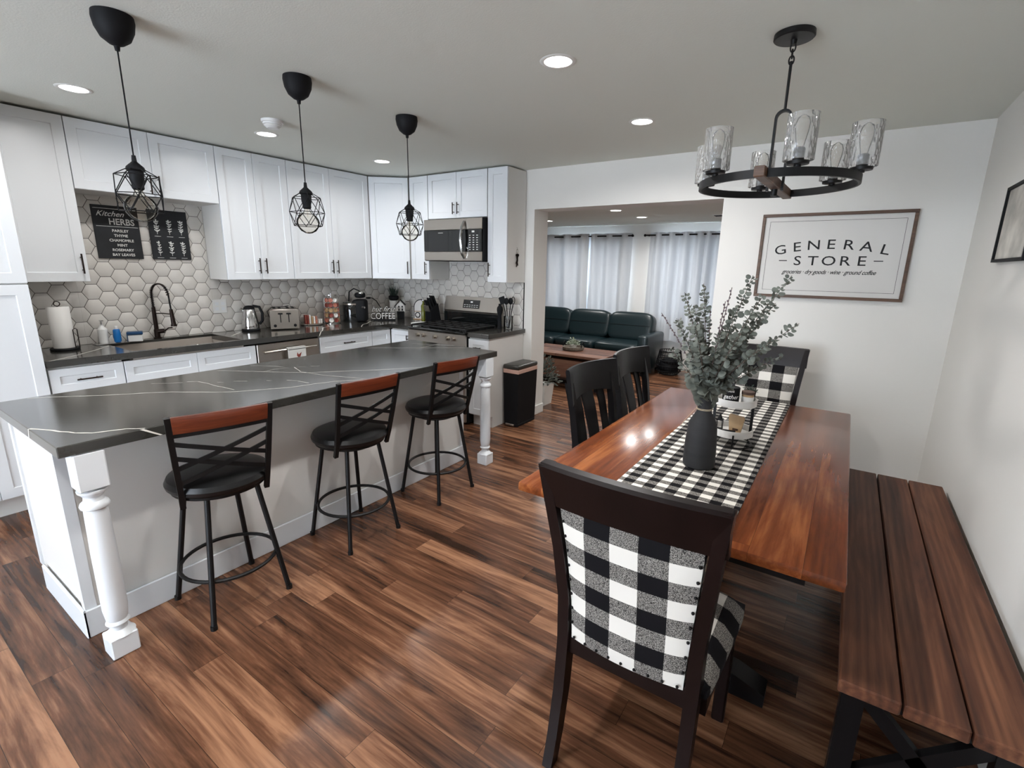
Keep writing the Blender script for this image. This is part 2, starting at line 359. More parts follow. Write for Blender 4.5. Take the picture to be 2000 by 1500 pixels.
# living room shell, window holes in the far wall
W1 = (-4.60, -3.12); W2 = (-2.62, -1.15); WZ = (.75, 2.0)
mb = MB().box(-7.2, W1[0], YL, YL+.1, 0, ZL).box(W1[1], W2[0], YL, YL+.1, 0, ZL).box(W2[1], 1.5, YL, YL+.1, 0, ZL)
for a, b in (W1, W2): mb.box(a, b, YL, YL+.1, 0, WZ[0]).box(a, b, YL, YL+.1, WZ[1], ZL)
struct('wall_far', mb, 'wall')
struct('wall_far_left', box(-7.3, -7.2, YB, YL, 0, ZL), 'wall')
struct('wall_far_right', box(1.5, 1.6, YB, YL, 0, ZL), 'wall')
struct('wall_far_front', MB().box(-7.2, XS-.1, YB-.1, YB, 0, ZL).box(XR+.1, 1.5, YB-.1, YB, 0, ZL), 'wall')
for i, (a, b) in enumerate((W1, W2)):
    f = MB()
    for q in ((a, a+.05), (b-.05, b), ((a+b)/2-.025, (a+b)/2+.025)): f.box(q[0], q[1], YL+.02, YL+.07, *WZ)
    f.box(a, b, YL+.02, YL+.07, WZ[0], WZ[0]+.05).box(a, b, YL+.02, YL+.07, WZ[1]-.05, WZ[1])
    wn = struct('window_%d' % (i+1), f, 'trimw')
    p = box(a+.05, b-.05, YL+.04, YL+.048, WZ[0]+.05, WZ[1]-.05).build('pane', 'duskglass', wn)
# baseboards
def base(name, x0, x1, y0, y1): struct(name, MB().box(x0, x1, y0, y1, 0, .10, bev=.004), 'trimw')
base('baseboard_back', -.905, XR-.015, YR-.014, YR)
base('baseboard_right', XR-.014, XR, -2.98, YR-.015)
base('baseboard_far', -7.18, 1.48, YL-.014, YL)
struct('baseboard_opening', MB().box(-2.70, -2.606, YR-.014, YR, 0, .10, bev=.004).box(-2.62, -2.606, YR, YB, 0, .10, bev=.004), 'trimw')
struct('baseboard_left', box(XS, XS+.014, -2.98, .18, 0, .10), 'trimw')

# ------------------------------------------------------------------ hex tile backsplash (grout sheet + tiles)
def clip(poly, lo, hi, ax):
    for s_, v in ((1, lo), (-1, hi)):
        out = []
        for i in range(len(poly)):
            a, b = poly[i], poly[(i+1) % len(poly)]
            da, db = s_*(a[ax]-v), s_*(b[ax]-v)
            if da >= 0: out.append(a)
            if da*db < 0:
                t = da/(da-db); out.append((a[0]+(b[0]-a[0])*t, a[1]+(b[1]-a[1])*t))
        poly = out
        if len(poly) < 3: return []
    return poly
def tiles(name, rects, u0, z0, tf):
    mb = MB(); P = .108; side = P/math.sqrt(3); cp = 1.5*side; g = .0018; rr = (P/2-g)/math.cos(math.pi/6)
    for (a, b, c, d) in rects:
        q = [tf(a, c, .001), tf(b, c, .001), tf(b, d, .001), tf(a, d, .001), tf(a, c, .003), tf(b, c, .003), tf(b, d, .003), tf(a, d, .003)]
        mb.add(q, [(0, 3, 2, 1), (4, 5, 6, 7), (0, 1, 5, 4), (1, 2, 6, 5), (2, 3, 7, 6), (3, 0, 4, 7)], 1)
        for i in range(int((a-u0)/cp)-2, int((b-u0)/cp)+3):
            for j in range(-30, 30):
                cu, cz = u0+i*cp, z0+j*P+(i % 2)*P/2
                if cu < a-.07 or cu > b+.07 or cz < c-.07 or cz > d+.07: continue
                for r_, h0, h1 in ((rr, .003, .0062),):
                    poly = [(cu+r_*math.cos(R(60*k)), cz+r_*math.sin(R(60*k))) for k in range(6)]
                    poly = clip(clip(poly, a, b, 0), c, d, 1)
                    if len(poly) < 3: continue
                    n = len(poly); mu = sum(p[0] for p in poly)/n; mz = sum(p[1] for p in poly)/n
                    inn = [(mu+(p[0]-mu)*.965, mz+(p[1]-mz)*.965) for p in poly]
                    vs_ = [tf(p[0], p[1], h0) for p in poly]+[tf(p[0], p[1], h1-.001) for p in poly]+[tf(p[0], p[1], h1) for p in inn]
                    mb.add(vs_, [(k, (k+1) % n, n+(k+1) % n, n+k) for k in range(n)]+[(n+k, n+(k+1) % n, 2*n+(k+1) % n, 2*n+k) for k in range(n)]+[tuple(2*n+k for k in range(n))], 0)
    struct(name, mb, ['tile', 'grout'])
tiles('trim_1', [(.81, 1.176, .928, 1.388), (1.176, 2.078, .928, 1.985), (2.078, 4.158, .928, 1.388)], 1.353, 1.361, lambda u, z, h: (XS+h, u, z))
tiles('trim_2', [(XS+.008, -3.71, .928, 1.388), (-3.71, -2.952, .928, 1.575), (-2.952, -2.722, .928, 1.388)], -2.80, 1.33, lambda u, z, h: (u, YR-h, z))
struct('trim_3', MB().box(-2.722, -2.715, YR-.009, YR-.001, .928, 1.388), 'blackm')

# ================================================================== recessed lights
def recessed(x, y, z, label, group='recessed ceiling lights', watt=LAMP_W, first=[]):
    if first:
        o = copy_tree(first[0]); place(o, (x, y, z), 0, label, group)
        for ch in list(o.children):
            if ch.type == 'LIGHT': bpy.data.objects.remove(ch)
    else:
        o = thing('recessed_light', label, 'ceiling light', (x, y, z), 0, group)
        MB().lathe([(.062, -.004), (.075, -.005), (.082, -.001), (.062, -.001)], seg=32, closed=True).build('trim_ring', 'trimw', o)
        MB().lathe([(.0005, -.0025), (.062, -.0025), (.062, -.001), (.0005, -.001)], seg=32).build('diffuser', 'emit', o)
        first.append(o)
    ld = bpy.data.lights.new('downlight', 'AREA'); ld.shape = 'DISK'; ld.size = .12; ld.energy = watt; ld.color = LAMP_COL; ld.spread = R(165)
    lo = bpy.data.objects.new('downlight', ld); COL.objects.link(lo); lo.location = (0, 0, -.007); lo.parent = o
    return o
for x, y, l in ((-1.23, 2.12, 'round recessed ceiling light nearest the camera, over the aisle by the dining table'),
                (-1.23, 3.19, 'round recessed ceiling light over the aisle just before the living room opening'),
                (-3.64, 1.07, 'round recessed ceiling light over the sink aisle, left of the nearest pendant'),
                (-3.64, 2.14, 'round recessed ceiling light beside the smoke detector'),
                (-3.64, 3.20, 'round recessed ceiling light over the kitchen corner, left of the farthest pendant'),
                (-1.23, 1.05, 'round recessed ceiling light above and behind the photographer'),  # grid carried on out of view, included because the lighting needs it
                (-3.64, 0.0, 'round recessed ceiling light far left, outside the view'),
                (-1.23, -.1, 'round recessed ceiling light behind the photographer'),
                (-2.4, -1.6, 'round recessed ceiling light, unseen, added as fill over the back of the room')):  # off the ceiling grid and out of view, added for its light
    recessed(x, y, CE, l, watt=LAMP_W*(.45 if x < -3 else 1))
for x, y, l in ((-2.48, 5.78, 'small round ceiling light in the living room, first one past the header'),
                (-2.485, 6.675, 'small round ceiling light in the living room, nearest the curtains'),
                (-3.93, 6.64, 'small round ceiling light at the left jamb of the living room opening'),
                (-.6, 5.6, 'small round living room ceiling light, unseen, added as fill behind the wall')):  # never in view, added to light the living room
    recessed(x, y, ZL, l, 'living room ceiling lights')
# smoke detector, vent
t = thing('smoke_detector', 'round white smoke detector on the ceiling above the middle pendant', 'smoke detector', (-3.27, 1.97, CE))
MB().lathe([(.0, -.05), (.035, -.05), (.05, -.038), (.05, -.03), (.058, -.028), (.058, -.018), (.066, -.016), (.068, -.001), (0, -.001)], seg=32).build('housing', 'plastw', t)
MB().lathe([(.044, -.0405), (.052, -.036), (.052, -.033), (.044, -.033)], seg=32, closed=True).build('vent_ring', 'cabside', t)
t = thing('air_vent', 'white slotted air vent in the living room ceiling', 'vent', (-1.42, 6.8, ZL))
MB().box(-.16, .16, -.08, .08, -.008, -.001).build('frame', 'trimw', t)
v = MB()
for k in range(6): v.box(-.145, .145, -.065+k*.023, -.053+k*.023, -.012, -.008)
v.build('slat', 'blackm', t)

# ================================================================== pendants
def make_pendant():
    t = thing('pendant_light', '', 'pendant light', (0, 0, CE))
    MB().lathe([(0, -.001), (.066, -.001), (.068, -.02), (.063, -.05), (.048, -.082), (.025, -.1), (.010, -.106), (.008, -.122), (0, -.122)], seg=28).build('canopy', 'blackm', t)
    MB().cyl((0, 0, -.12), (0, 0, -.502), .0028, seg=8).build('cord', 'blackm', t)
    MB().lathe([(0, -.49), (.007, -.492), (.009, -.515), (.016, -.522), (.03, -.535), (.034, -.547), (.026, -.553), (.025, -.585), (.021, -.6), (.021, -.617), (.017, -.622), (0, -.622)], seg=20).build('socket', 'blackm', t)
    b = MB(); b.lathe([(.0, -.612), (.013, -.615), (.014, -.628), (.022, -.642), (.042, -.655), (.055, -.674), (.058, -.69), (.053, -.712), (.038, -.733), (.018, -.744), (.0, -.747)], seg=24)
    b.build('bulb', 'amber', t)
    MB().cyl((0, 0, -.615), (0, 0, -.665), .004, .002, seg=6).build('filament', 'amber', t)
    c = MB(); rings = [(.033, -.545, 0), (.073, -.568, 0), (.087, -.640, .5), (.074, -.707, 0)]; P = []
    for r_, z, o in rings: P.append([Vector((r_*math.cos(R(60*(k+o)+12)), r_*math.sin(R(60*(k+o)+12)), z)) for k in range(6)])
    def e(a, b_): c.cyl(a, b_, .0019, seg=6)
    for k in range(6):
        l = (k+1) % 6
        for ri in (1, 2, 3): e(P[ri][k], P[ri][l])
        e(P[0][k], P[1][k]); e(P[0][k], P[0][l])
        e(P[1][k], P[2][k]); e(P[1][l], P[2][k]); e(P[3][k], P[2][k]); e(P[3][l], P[2][k])
    c.build('cage', 'blackm', t)
    return t
p0 = make_pendant()
pl = ['black geometric wire cage pendant nearest the camera, hanging before the herb boards', 'black geometric wire cage pendant over the middle of the island', 'black geometric wire cage pendant over the far end of the island, beside the microwave']
for i, (x, y, a) in enumerate(((-2.451, .875, 0), (-2.426, 1.612, .4), (-2.447, 2.364, .2))):
    o = p0 if i == 0 else copy_tree(p0)
    place(o, (x, y, CE), a, pl[i], 'wire cage pendants over the island')

# ================================================================== chandelier
t = thing('chandelier', 'black round six-light chandelier with seeded glass cylinder shades over the dining table', 'chandelier', (-.32, 2.365, CE))
MB().lathe([(0, -.001), (.072, -.001), (.073, -.018), (.069, -.022), (.012, -.024), (.010, -.04), (0, -.04)], seg=36).build('canopy', 'black', t)
c = MB()
for k in range(3):
    z = -.05-.022*k; n = 14
    pts = [(0.009*math.cos(2*math.pi*i/n), 0, z+.016*math.sin(2*math.pi*i/n)) for i in range(n)]
    c.tube(pts, .0028, 6, True, T=Tm(rz=(R(90) if k % 2 else 0)))
c.build('chain', 'black', t)
MB().cyl((0, 0, -.098), (0, 0, -.272), .0055, seg=10).build('rod', 'black', t)
pts = [(-.028, 0, -.575), (-.028, 0, -.32)]+[(-.028*math.cos(a), 0, -.30+.028*math.sin(a)) for a in [R(x) for x in range(0, 181, 20)]]+[(.028, 0, -.32), (.028, 0, -.575)]
MB().tube(pts, .01, 4, flat=(.012, .004)).build('yoke', 'black', t)
rg = .293
MB().lathe([(rg-.007, -.565), (rg+.003, -.565), (rg+.003, -.535), (rg-.007, -.535)], seg=64, closed=True).build('ring', 'black', t)
MB().box(-.019, .019, -.335, .335, -.568, -.530, bev=.003, T=Tm(rz=R(-2))).build('beam', 'frame', t)
MB().cyl((0, 0, -.53), (0, 0, -.595), .012, seg=12).build('finial', 'black', t)
for k in range(6):
    a = R(-10+60*k); cx_, cy_ = rg*math.cos(a), rg*math.sin(a)
    MB().lathe([(0, -.536), (.012, -.536), (.012, -.529), (.036, -.528), (.038, -.518), (0, -.518)], (cx_, cy_, 0), 20).build('cup', 'black', t)
    MB().lathe([(0, -.518), (.019, -.518), (.019, -.475), (.016, -.472), (0, -.472)], (cx_, cy_, 0), 16).build('socket', 'black', t)
    MB().lathe([(.048, -.515), (.0505, -.515), (.0505, -.365), (.048, -.365)], (cx_, cy_, 0), 28, closed=True).build('glass_shade', 'seeded', t)
    MB().lathe([(0, -.472), (.012, -.47), (.015, -.455), (.022, -.42), (.024, -.395), (.018, -.375), (.006, -.366), (0, -.365)], (cx_, cy_, 0), 16).build('bulb', 'amber', t)

# ================================================================== cabinets
def shaker(w_, h_, fr=.058, th=.019):
    mb = MB(); r = .007; b = .0035
    fr = min(fr, w_*.3, h_*.32)
    o = [(0, 0), (w_, 0), (w_, h_), (0, h_)]; i1 = [(fr, fr), (w_-fr, fr), (w_-fr, h_-fr), (fr, h_-fr)]
    i2 = [(fr+b, fr+b), (w_-fr-b, fr+b), (w_-fr-b, h_-fr-b), (fr+b, h_-fr-b)]
    V_ = [(x, th, z) for x, z in o]+[(x, .0015, z) for x, z in o]+[(min(max(x, .0015), w_-.0015), 0, min(max(z, .0015), h_-.0015)) for x, z in o]+[(x, 0, z) for x, z in i1]+[(x, r, z) for x, z in i2]
    F = [(0, 1, 2, 3)]
    for k in range(4):
        l = (k+1) % 4
        for a in (0, 4, 8, 12): F.append((a+k, a+l, a+4+l, a+4+k))
    F.append((16, 17, 18, 19)); return mb.add(V_, F)
def pull(mb, x, z, vert, L_=.13):
    if vert:
        mb.cyl((x, -.028, z-L_/2), (x, -.028, z+L_/2), .0052, seg=10)
        for s_ in (-1, 1): mb.cyl((x, -.028, z+s_*L_*.32), (x, .001, z+s_*L_*.32), .004, seg=8)
    else:
        mb.cyl((x-L_/2, -.028, z), (x+L_/2, -.028, z), .0052, seg=10)
        for s_ in (-1, 1): mb.cyl((x+s_*L_*.32, -.028, z), (x+s_*L_*.32, .001, z), .004, seg=8)
def cabinet(name, label, cat, x, y, rz, w_, d, z0, z1, fronts, kick=0, toe_mat='cabside', sidepanel=None):
    """fronts: (kind, x0, x1, z0, z1, handle) handle = (x, z, vertical) or None; local x along the wall, front at y=0"""
    t = thing(name, label, cat, (x, y, 0), rz)
    b = MB(); g = .001
    b.box(g, w_-g, .0215, d, z0+kick, z1)
    if kick: b.box(g, w_-g, .075, d, z0, z0+kick)
    b.build('body', 'cabside', t)
    for kind, a, c_, e, f, h in fronts:
        m_ = shaker(c_-a-.003, f-e-.003)
        dd = m_.build(kind, 'cab', t); dd.location = (a+.0015, 0, e+.0015)
        if h:
            hb = MB(); pull(hb, h[0]-a-.0015, h[1]-e-.0015, h[2], h[3] if len(h) > 3 else .13); hb.build('handle', 'bronze', dd)
    return t
ZU = 1.392; ZT = 2.426; FU = XS+.3217; S = R(90)
cabinet('pantry_cabinet', 'tall white pantry cabinet at the far left, floor to ceiling', 'cabinet', -4.015, .185, S, .62, .60, 0, ZT,
        [('door', 0, .31, 1.395, ZT, None), ('door', .31, .62, 1.395, ZT, None), ('door', 0, .31, .125, 1.389, None), ('door', .31, .62, .125, 1.389, None)], kick=.115)
cabinet('wall_cabinet', 'tall white wall cabinet with one door, beside the pantry and left of the herb boards', 'cabinet', FU, .808, S, .368, .318, ZU, ZT, [('door', 0, .368, ZU, ZT, (.335, 1.51, True))])
cabinet('wall_cabinet', 'short wide white wall cabinet with two doors above the sink niche', 'cabinet', FU, 1.178, S, .900, .318, 1.99, ZT, [('door', 0, .457, 1.99, ZT, (.43, 2.07, True)), ('door', .457, .9, 1.99, ZT, (.485, 2.07, True))])
cabinet('wall_cabinet', 'tall white two-door wall cabinet right of the sink niche, above the kettle and toaster', 'cabinet', FU, 2.080, S, .595, .318, ZU, ZT, [('door', 0, .297, ZU, ZT, (.268, 1.51, True)), ('door', .297, .595, ZU, ZT, (.326, 1.51, True))])
cabinet('wall_cabinet', 'tall wide white two-door wall cabinet above the coffee maker', 'cabinet', FU, 2.677, S, .895, .318, ZU, ZT, [('door', 0, .435, ZU, ZT, (.405, 1.51, True)), ('door', .435, .895, ZU, ZT, (.465, 1.51, True))])
# diagonal corner cabinet
A = Vector((-4.303, 3.578)); B = Vector((-3.985, 3.845)); wd = (B-A).length; an = math.atan2(B.y-A.y, B.x-A.x)
t = thing('corner_wall_cabinet', 'white diagonal corner wall cabinet with a single angled door', 'cabinet', (A.x, A.y, 0), an)
Ti = Matrix.Rotation(-an, 4, 'Z') @ Matrix.Translation((-A.x, -A.y, 0))
nrm = Vector((-(B-A).y, (B-A).x)).normalized()*.0215
MB().prism([(A.x+nrm.x+.002, A.y+nrm.y), (B.x+nrm.x, B.y+nrm.y), (B.x, YR-.01), (XS+.01, YR-.01), (XS+.01, A.y+.012), (A.x-.005, A.y+.012)], ZU, ZT, T=Ti).build('body', 'cabside', t)
d_ = shaker(wd-.014, ZT-ZU-.003).build('door', 'cab', t); d_.location = (.007, 0, ZU)
hb = MB(); pull(hb, wd-.04, 1.51-ZU, True); hb.build('handle', 'bronze', d_)
FY = YR-.3217
cabinet('wall_cabinet', 'narrow white wall cabinet with one door between the corner and the microwave', 'cabinet', -3.975, FY, 0, .262, .312, ZU, ZT, [('door', 0, .262, ZU, ZT, (.225, 1.51, True))])
cabinet('wall_cabinet', 'short white two-door wall cabinet on top of the microwave', 'cabinet', -3.708, FY, 0, .762, .312, 2.0, ZT, [('door', 0, .381, 2.0, ZT, (.352, 2.09, True, .11)), ('door', .381, .762, 2.0, ZT, (.410, 2.09, True, .11))])
cabinet('wall_cabinet', 'narrow tall white wall cabinet right of the microwave, keys hanging on its side', 'cabinet', -2.940, FY, 0, .226, .312, ZU, ZT, [('door', 0, .226, ZU, ZT, (.03, 1.51, True))])
FB = -4.025; ZB = .88
cabinet('base_cabinet', 'white base cabinet with a drawer and black bar pull, under the paper towels', 'cabinet', FB, .812, S, .383, .59, 0, ZB, [('drawer', 0, .383, .715, ZB-.012, (.19, .79, False)), ('door', 0, .383, .125, .71, None)], kick=.115)
cabinet('sink_base_cabinet', 'white base cabinet under the sink with two plain false drawer fronts', 'cabinet', FB, 1.198, S, .902, .59, 0, .71, [('drawer_front', 0, .455, .715, ZB-.012, None), ('drawer_front', .455, .902, .715, ZB-.012, None), ('door', 0, .451, .125, .71, None), ('door', .451, .902, .125, .71, None)], kick=.115)
cabinet('base_cabinet', 'white base cabinet with a wide drawer and black pull, right of the dishwasher', 'cabinet', FB, 2.70, S, .607, .59, 0, ZB, [('drawer', 0, .607, .715, ZB-.012, (.31, .79, False)), ('door', 0, .607, .125, .71, None)], kick=.115)
cabinet('corner_base_cabinet', 'small white corner base cabinet front left of the inner corner', 'cabinet', FB, 3.31, S, .250, .59, 0, ZB, [('drawer_front', 0, .245, .715, ZB-.012, None), ('door', 0, .245, .125, .71, None)], kick=.115)
cabinet('corner_base_cabinet', 'small white base cabinet front between the inner corner and the range', 'cabinet', -4.0235, 3.562, 0, .2875, .59, 0, ZB, [('drawer', .002, .2875, .715, ZB-.012, (.26, .80, True, .05)), ('door', .002, .2875, .125, .71, None)], kick=.115)
cabinet('base_cabinet', 'narrow white base cabinet with a small drawer, right of the range behind the trash can', 'cabinet', -2.950, 3.562, 0, .236, .595, 0, ZB, [('drawer', 0, .236, .715, ZB-.012, (.118, .79, False, .08)), ('door', 0, .236, .125, .71, (.04, .6, True, .1))], kick=.115)

# ------------------------------------------------------------------ worktops
def ribbon(mb, pts, w_, z, mi=1, jag=.25, seed=1):
    rr = random.Random(seed); P = []
    for i in range(len(pts)-1):
        a, b = Vector(pts[i]), Vector(pts[i+1]); n = max(2, int((b-a).length/.03))
        for k in range(n): P.append(a.lerp(b, k/n))
    P.append(Vector(pts[-1])); vs_ = []
    for i, p in enumerate(P):
        d = (P[min(i+1, len(P)-1)]-P[max(i-1, 0)]).normalized(); nn = Vector((-d.y, d.x)); ww = w_*(1+rr.uniform(-jag, jag))*.5; jj = rr.uniform(-1, 1)*w_*.35
        q0, q1 = p+nn*(ww+jj), p+nn*(-ww+jj); vs_ += [(q0.x, q0.y, z), (q1.x, q1.y, z)]
    mb.add(vs_, [(2*i, 2*i+1, 2*i+3, 2*i+2) for i in range(len(P)-1)], mi)
CT = .927; CB = .8835; SX0, SX1, SY0, SY1 = -4.552, -4.045, 1.262, 2.005
mb = MB(); xf = XS+.618
# top/bottom with sink hole as a grid
xs_ = [XS+.002, SX0, SX1, xf]; ys_ = [.808, SY0, SY1, 3.547, YR-.002]
for i in range(3):
    for j in range(4):
        if i == 1 and j == 1: continue
        mb.box(xs_[i], xs_[i+1], ys_[j], ys_[j+1], .906 if i == 0 and j == 1 else CB, CT)
mb.box(xf, -3.736, 3.547, YR-.002, CB, CT)
bmx = bmesh.new()
for k, l in enumerate(([(-4.0035, 0.825), (-4.128, 0.988), (-4.34, 1.184), (-4.432, 1.25)], [(-4.0035, 1.655), (-4.044, 1.676)], [(-4.30, 2.05), (-4.467, 2.212)],
                       [(-4.0035, 2.715), (-4.10, 2.79), (-4.197, 2.857), (-4.28, 2.99), (-4.411, 3.064), (-4.59, 3.287)], [(-4.0035, 3.16), (-4.157, 3.3), (-4.22, 3.42), (-4.328, 3.534), (-4.397, 3.684)])):
    ribbon(mb, l, .009, CT+.0004, seed=k)
mb.add([(xf+.0004, 2.70, CT), (xf+.0004, 2.712, CT), (xf+.0004, 2.69, CB+.004), (xf+.0004, 2.682, CB+.004)], [(0, 1, 2, 3)], 1)
o = mb.build('kitchen_worktop', ['stone', 'vein'], weld=False)
tag(o, 'dark veined stone worktop running along the sink wall into the corner', 'worktop')
o = MB().box(-2.951, -2.694, 3.547, YR-.002, CB, CT, bev=.003).build('kitchen_worktop', ['stone', 'vein'])
tag(o, 'short dark stone worktop right of the range, under the utensil crock', 'worktop')
# sink bowl
t = thing('sink', 'stainless steel undermount sink bowl set in the dark worktop', 'sink', (0, 0, 0))
m_ = MB(); x0, x1, y0, y1, zb = SX0, SX1+.004, SY0-.004, SY1+.004, .72
m_.box(x0-.004, x0, y0+.001, y1-.001, zb, .9055).box(x1, x1+.004, y0, y1, zb, CB-.001).box(x0, x1, y0-.004, y0, zb, CB-.001).box(x0, x1, y1, y1+.004, zb, CB-.001).box(x0, x1, y0, y1, zb-.004, zb)
m_.build('bowl', 'satin', t)
MB().lathe([(0, 0), (.04, 0), (.045, .003), (.03, .003), (0, .001)], (-4.3, 1.63, zb), 20).build('drain', 'chrome', t)
# faucet
t = thing('faucet', 'black spring-neck kitchen faucet behind the sink', 'faucet', (-4.583, 1.615, CT))
MB().lathe([(0, .0005), (.027, .0005), (.027, .008), (.02, .012), (.019, .07), (.015, .075), (.0135, .25), (0, .25)], seg=20).build('column', 'bronze', t)
hp = []
for i in range(361):
    a = i/360
    if a < .25: c_ = Vector((0, 0, .25+.4*a)); 
    else:
        th = (a-.25)/.75*math.pi*.93; c_ = Vector((.075-.075*math.cos(th), .03-.03*math.cos(th), .35+.085*math.sin(th)-max(0, th-math.pi*.75)*.04))
    ph = a*2*math.pi*26; hp.append(c_+Vector((.0115*math.cos(ph), .0115*math.sin(ph)*.9, .0)))
MB().tube(hp, .0028, 5).build('spring', 'bronze', t)
ar = [(0, 0, .25), (0, 0, .35)]+[(.075-.075*math.cos(R(x)), .03-.03*math.cos(R(x)), .35+.085*math.sin(R(x))) for x in range(20, 181, 20)]+[(.152, .061, .30), (.155, .062, .24)]
MB().tube(ar, .006, 8).build('hose', 'blackm', t)
MB().cyl((.155, .062, .24), (.162, .065, .12), .012, .017, 14).cyl((.162, .065, .12), (.163, .065, .105), .021, .021, 14).build('spray_head', 'bronze', t)
MB().tube([(0, 0, .2), (.08, .03, .205), (.155, .062, .2)], .004, 8).build('holder_arm', 'bronze', t)
MB().cyl((.0, 0, .055), (.03, .045, .06), .018, .018, 12).tube([(.03, .045, .06), (.07, .06, .085), (.11, .07, .09)], .005, 8).build('lever', 'bronze', t)

# ------------------------------------------------------------------ dishwasher + towel
t = thing('dishwasher', 'stainless steel dishwasher under the worktop', 'dishwasher', (FB, 2.105, 0), S)
MB().box(.004, .586, .02, .57, .10, ZB-.003).build('body', 'blackm', t)
MB().box(.006, .584, -.002, .019, .12, ZB-.010, bev=.004).build('door', 'steel', t)
MB().tube([(.05, -.03, .80), (.29, -.045, .805), (.54, -.03, .80)], .01, 8).cyl((.06, -.03, .80), (.06, 0, .80), .008).cyl((.53, -.03, .80), (.53, 0, .80), .008).build('handle', 'steel', t)
MB().box(.004, .586, .05, .57, 0, .098).build('toe_kick', 'blackm', t)
t = thing('tea_towel', 'white tea towel with a rooster motif over the dishwasher handle', 'towel', (FB, 2.105, 0), S)
MB().box(.24, .41, -.062, -.056, .67, .808, bev=.002).box(.24, .41, -.062, -.032, .817, .822, bev=.002).box(.24, .41, -.062, -.057, .80, .822).build('cloth', 'towel', t)
r_ = MB()
for pts in ([(.325, .775), (.318, .745), (.335, .72), (.352, .735), (.366, .772), (.352, .762), (.335, .752)],): r_.prism([(p[0], p[1]) for p in pts], .0625, .063, T=Matrix(((1, 0, 0, 0), (0, 0, -1, 0), (0, 1, 0, 0), (0, 0, 0, 1))))
r_.box(.32, .328, -.0632, -.0625, .69, .698).build('rooster_print', 'red', t)

# ------------------------------------------------------------------ range and microwave
t = thing('gas_range', 'stainless steel gas range with black grates and five knobs', 'range', (-3.732, 3.53, 0))
W_ = .777
MB().box(.001, W_-.001, .02, .62, .02, .905).build('body', 'blackm', t)
MB().box(.003, W_-.003, -.004, .02, .755, .900, bev=.004, T=Tm()).build('control_panel', 'steel', t)
MB().box(0, W_, -.010, .63, .906, .925, bev=.006).build('cooktop', 'bglass', t)
for k, x in enumerate((.15, .225, .385, .555, .63)):
    MB().cyl((x, -.004, .852), (x, -.012, .852), .024, .024, 16).cyl((x, -.012, .852), (x, -.038, .852), .019, .016, 16).box(x-.004, x+.004, -.042, -.036, .834, .870).build('knob', 'steel', t)
d_ = MB().box(.006, W_-.006, -.008, .019, .17, .745, bev=.006).build('oven_door', 'steel', t)
MB().box(.12, W_-.12, -.012, -.0085, .28, .6).build('window', 'bglass', d_)
MB().cyl((.05, -.05, .70), (W_-.05, -.05, .70), .011).cyl((.08, -.05, .70), (.08, -.006, .70), .008).cyl((W_-.08, -.05, .70), (W_-.08, -.006, .70), .008).build('handle', 'steel', d_)
MB().box(.006, W_-.006, -.004, .019, .03, .16, bev=.004).build('drawer', 'steel', t)
for k in range(3):
    g = MB(); x0 = .03+k*.245; x1 = x0+.232
    for x in (x0, (x0+x1)/2, x1): g.box(x-.006, x+.006, .03, .50, .938, .952, bev=.003)
    for y in (.03, .15, .265, .38, .50): g.box(x0, x1, y-.006, y+.006, .938, .952, bev=.003)
    for x in (x0, x1):
        for y in (.03, .50): g.box(x-.007, x+.007, y-.007, y+.007, .925, .94)
    g.build('grate', 'iron', t)
for x, y in ((.145, .14), (.145, .40), (.39, .27), (.635, .14), (.635, .40)):
    MB().lathe([(0, .0), (.045, .0), (.04, .008), (.028, .009), (.028, .015), (0, .016)], (x, y, .925), 20).build('burner', 'iron', t)
b_ = MB(); sd = Matrix(((0, 0, 1, 0), (1, 0, 0, 0), (0, 1, 0, 0), (0, 0, 0, 1)))
b_.prism([(.56, .925), (.62, .925), (.62, 1.215), (.585, 1.215), (.545, 1.07), (.555, 1.055)], .008, W_-.008, T=sd); b_.build('console', 'steel', t)
MB().box(.008, W_-.008, .548, .5595, .925, 1.05).build('back_guard', 'bglass', t)
Tn = Tm((0, .5435, 1.07), rx=-math.atan2(.04, .145))
c_ = MB().box(.275, .50, -.003, .001, .03, .12, T=Tn).build('display', 'bglass', t)
dm = MB().box(.375, .405, -.0045, -.0035, .09, .105, T=Tn)
for i in range(6):
    for j in range(2): dm.box(.29+i*.034, .312+i*.034, -.0045, -.0035, .042+j*.02, .047+j*.02, T=Tn)
dm.build('display_marks', 'chalk', c_)
t = thing('microwave', 'stainless over-the-range microwave with a curved handle', 'microwave', (-3.712, 3.775, 1.583))
W_ = .765; H_ = .405
MB().box(.002, W_-.002, .02, .385, .001, H_).build('body', 'blackm', t)
MB().box(0, W_-.012, 0, .02, .30, H_, bev=.005).box(0, W_-.012, 0, .02, .004, .095, bev=.005).build('front_frame', 'steel', t)
MB().box(0.002, .52, .001, .02, .096, .299).build('door_glass', 'bglass', t)
MB().box(.20, .265, -.0008, 0, .272, .276).build('badge', 'chalk', t)
MB().box(.5215, W_-.014, .001, .02, .096, .299).build('control_panel', 'bglass', t)
for i in range(3):
    for j in range(7): box(.60+i*.045, .618+i*.045, -.0006, .0009, .11+j*.022, .116+j*.022).build('button', 'chalk', t)
box(.635, .665, -.0006, .0009, .272, .288).build('clock_display', 'chalk', t)
hp = [(.545, -.005, .03), (.537, -.035, .08), (.533, -.05, .20), (.537, -.035, .32), (.545, -.005, .375)]
MB().tube(hp, .01, 8, flat=(.011, .009)).build('handle', 'chrome', t)

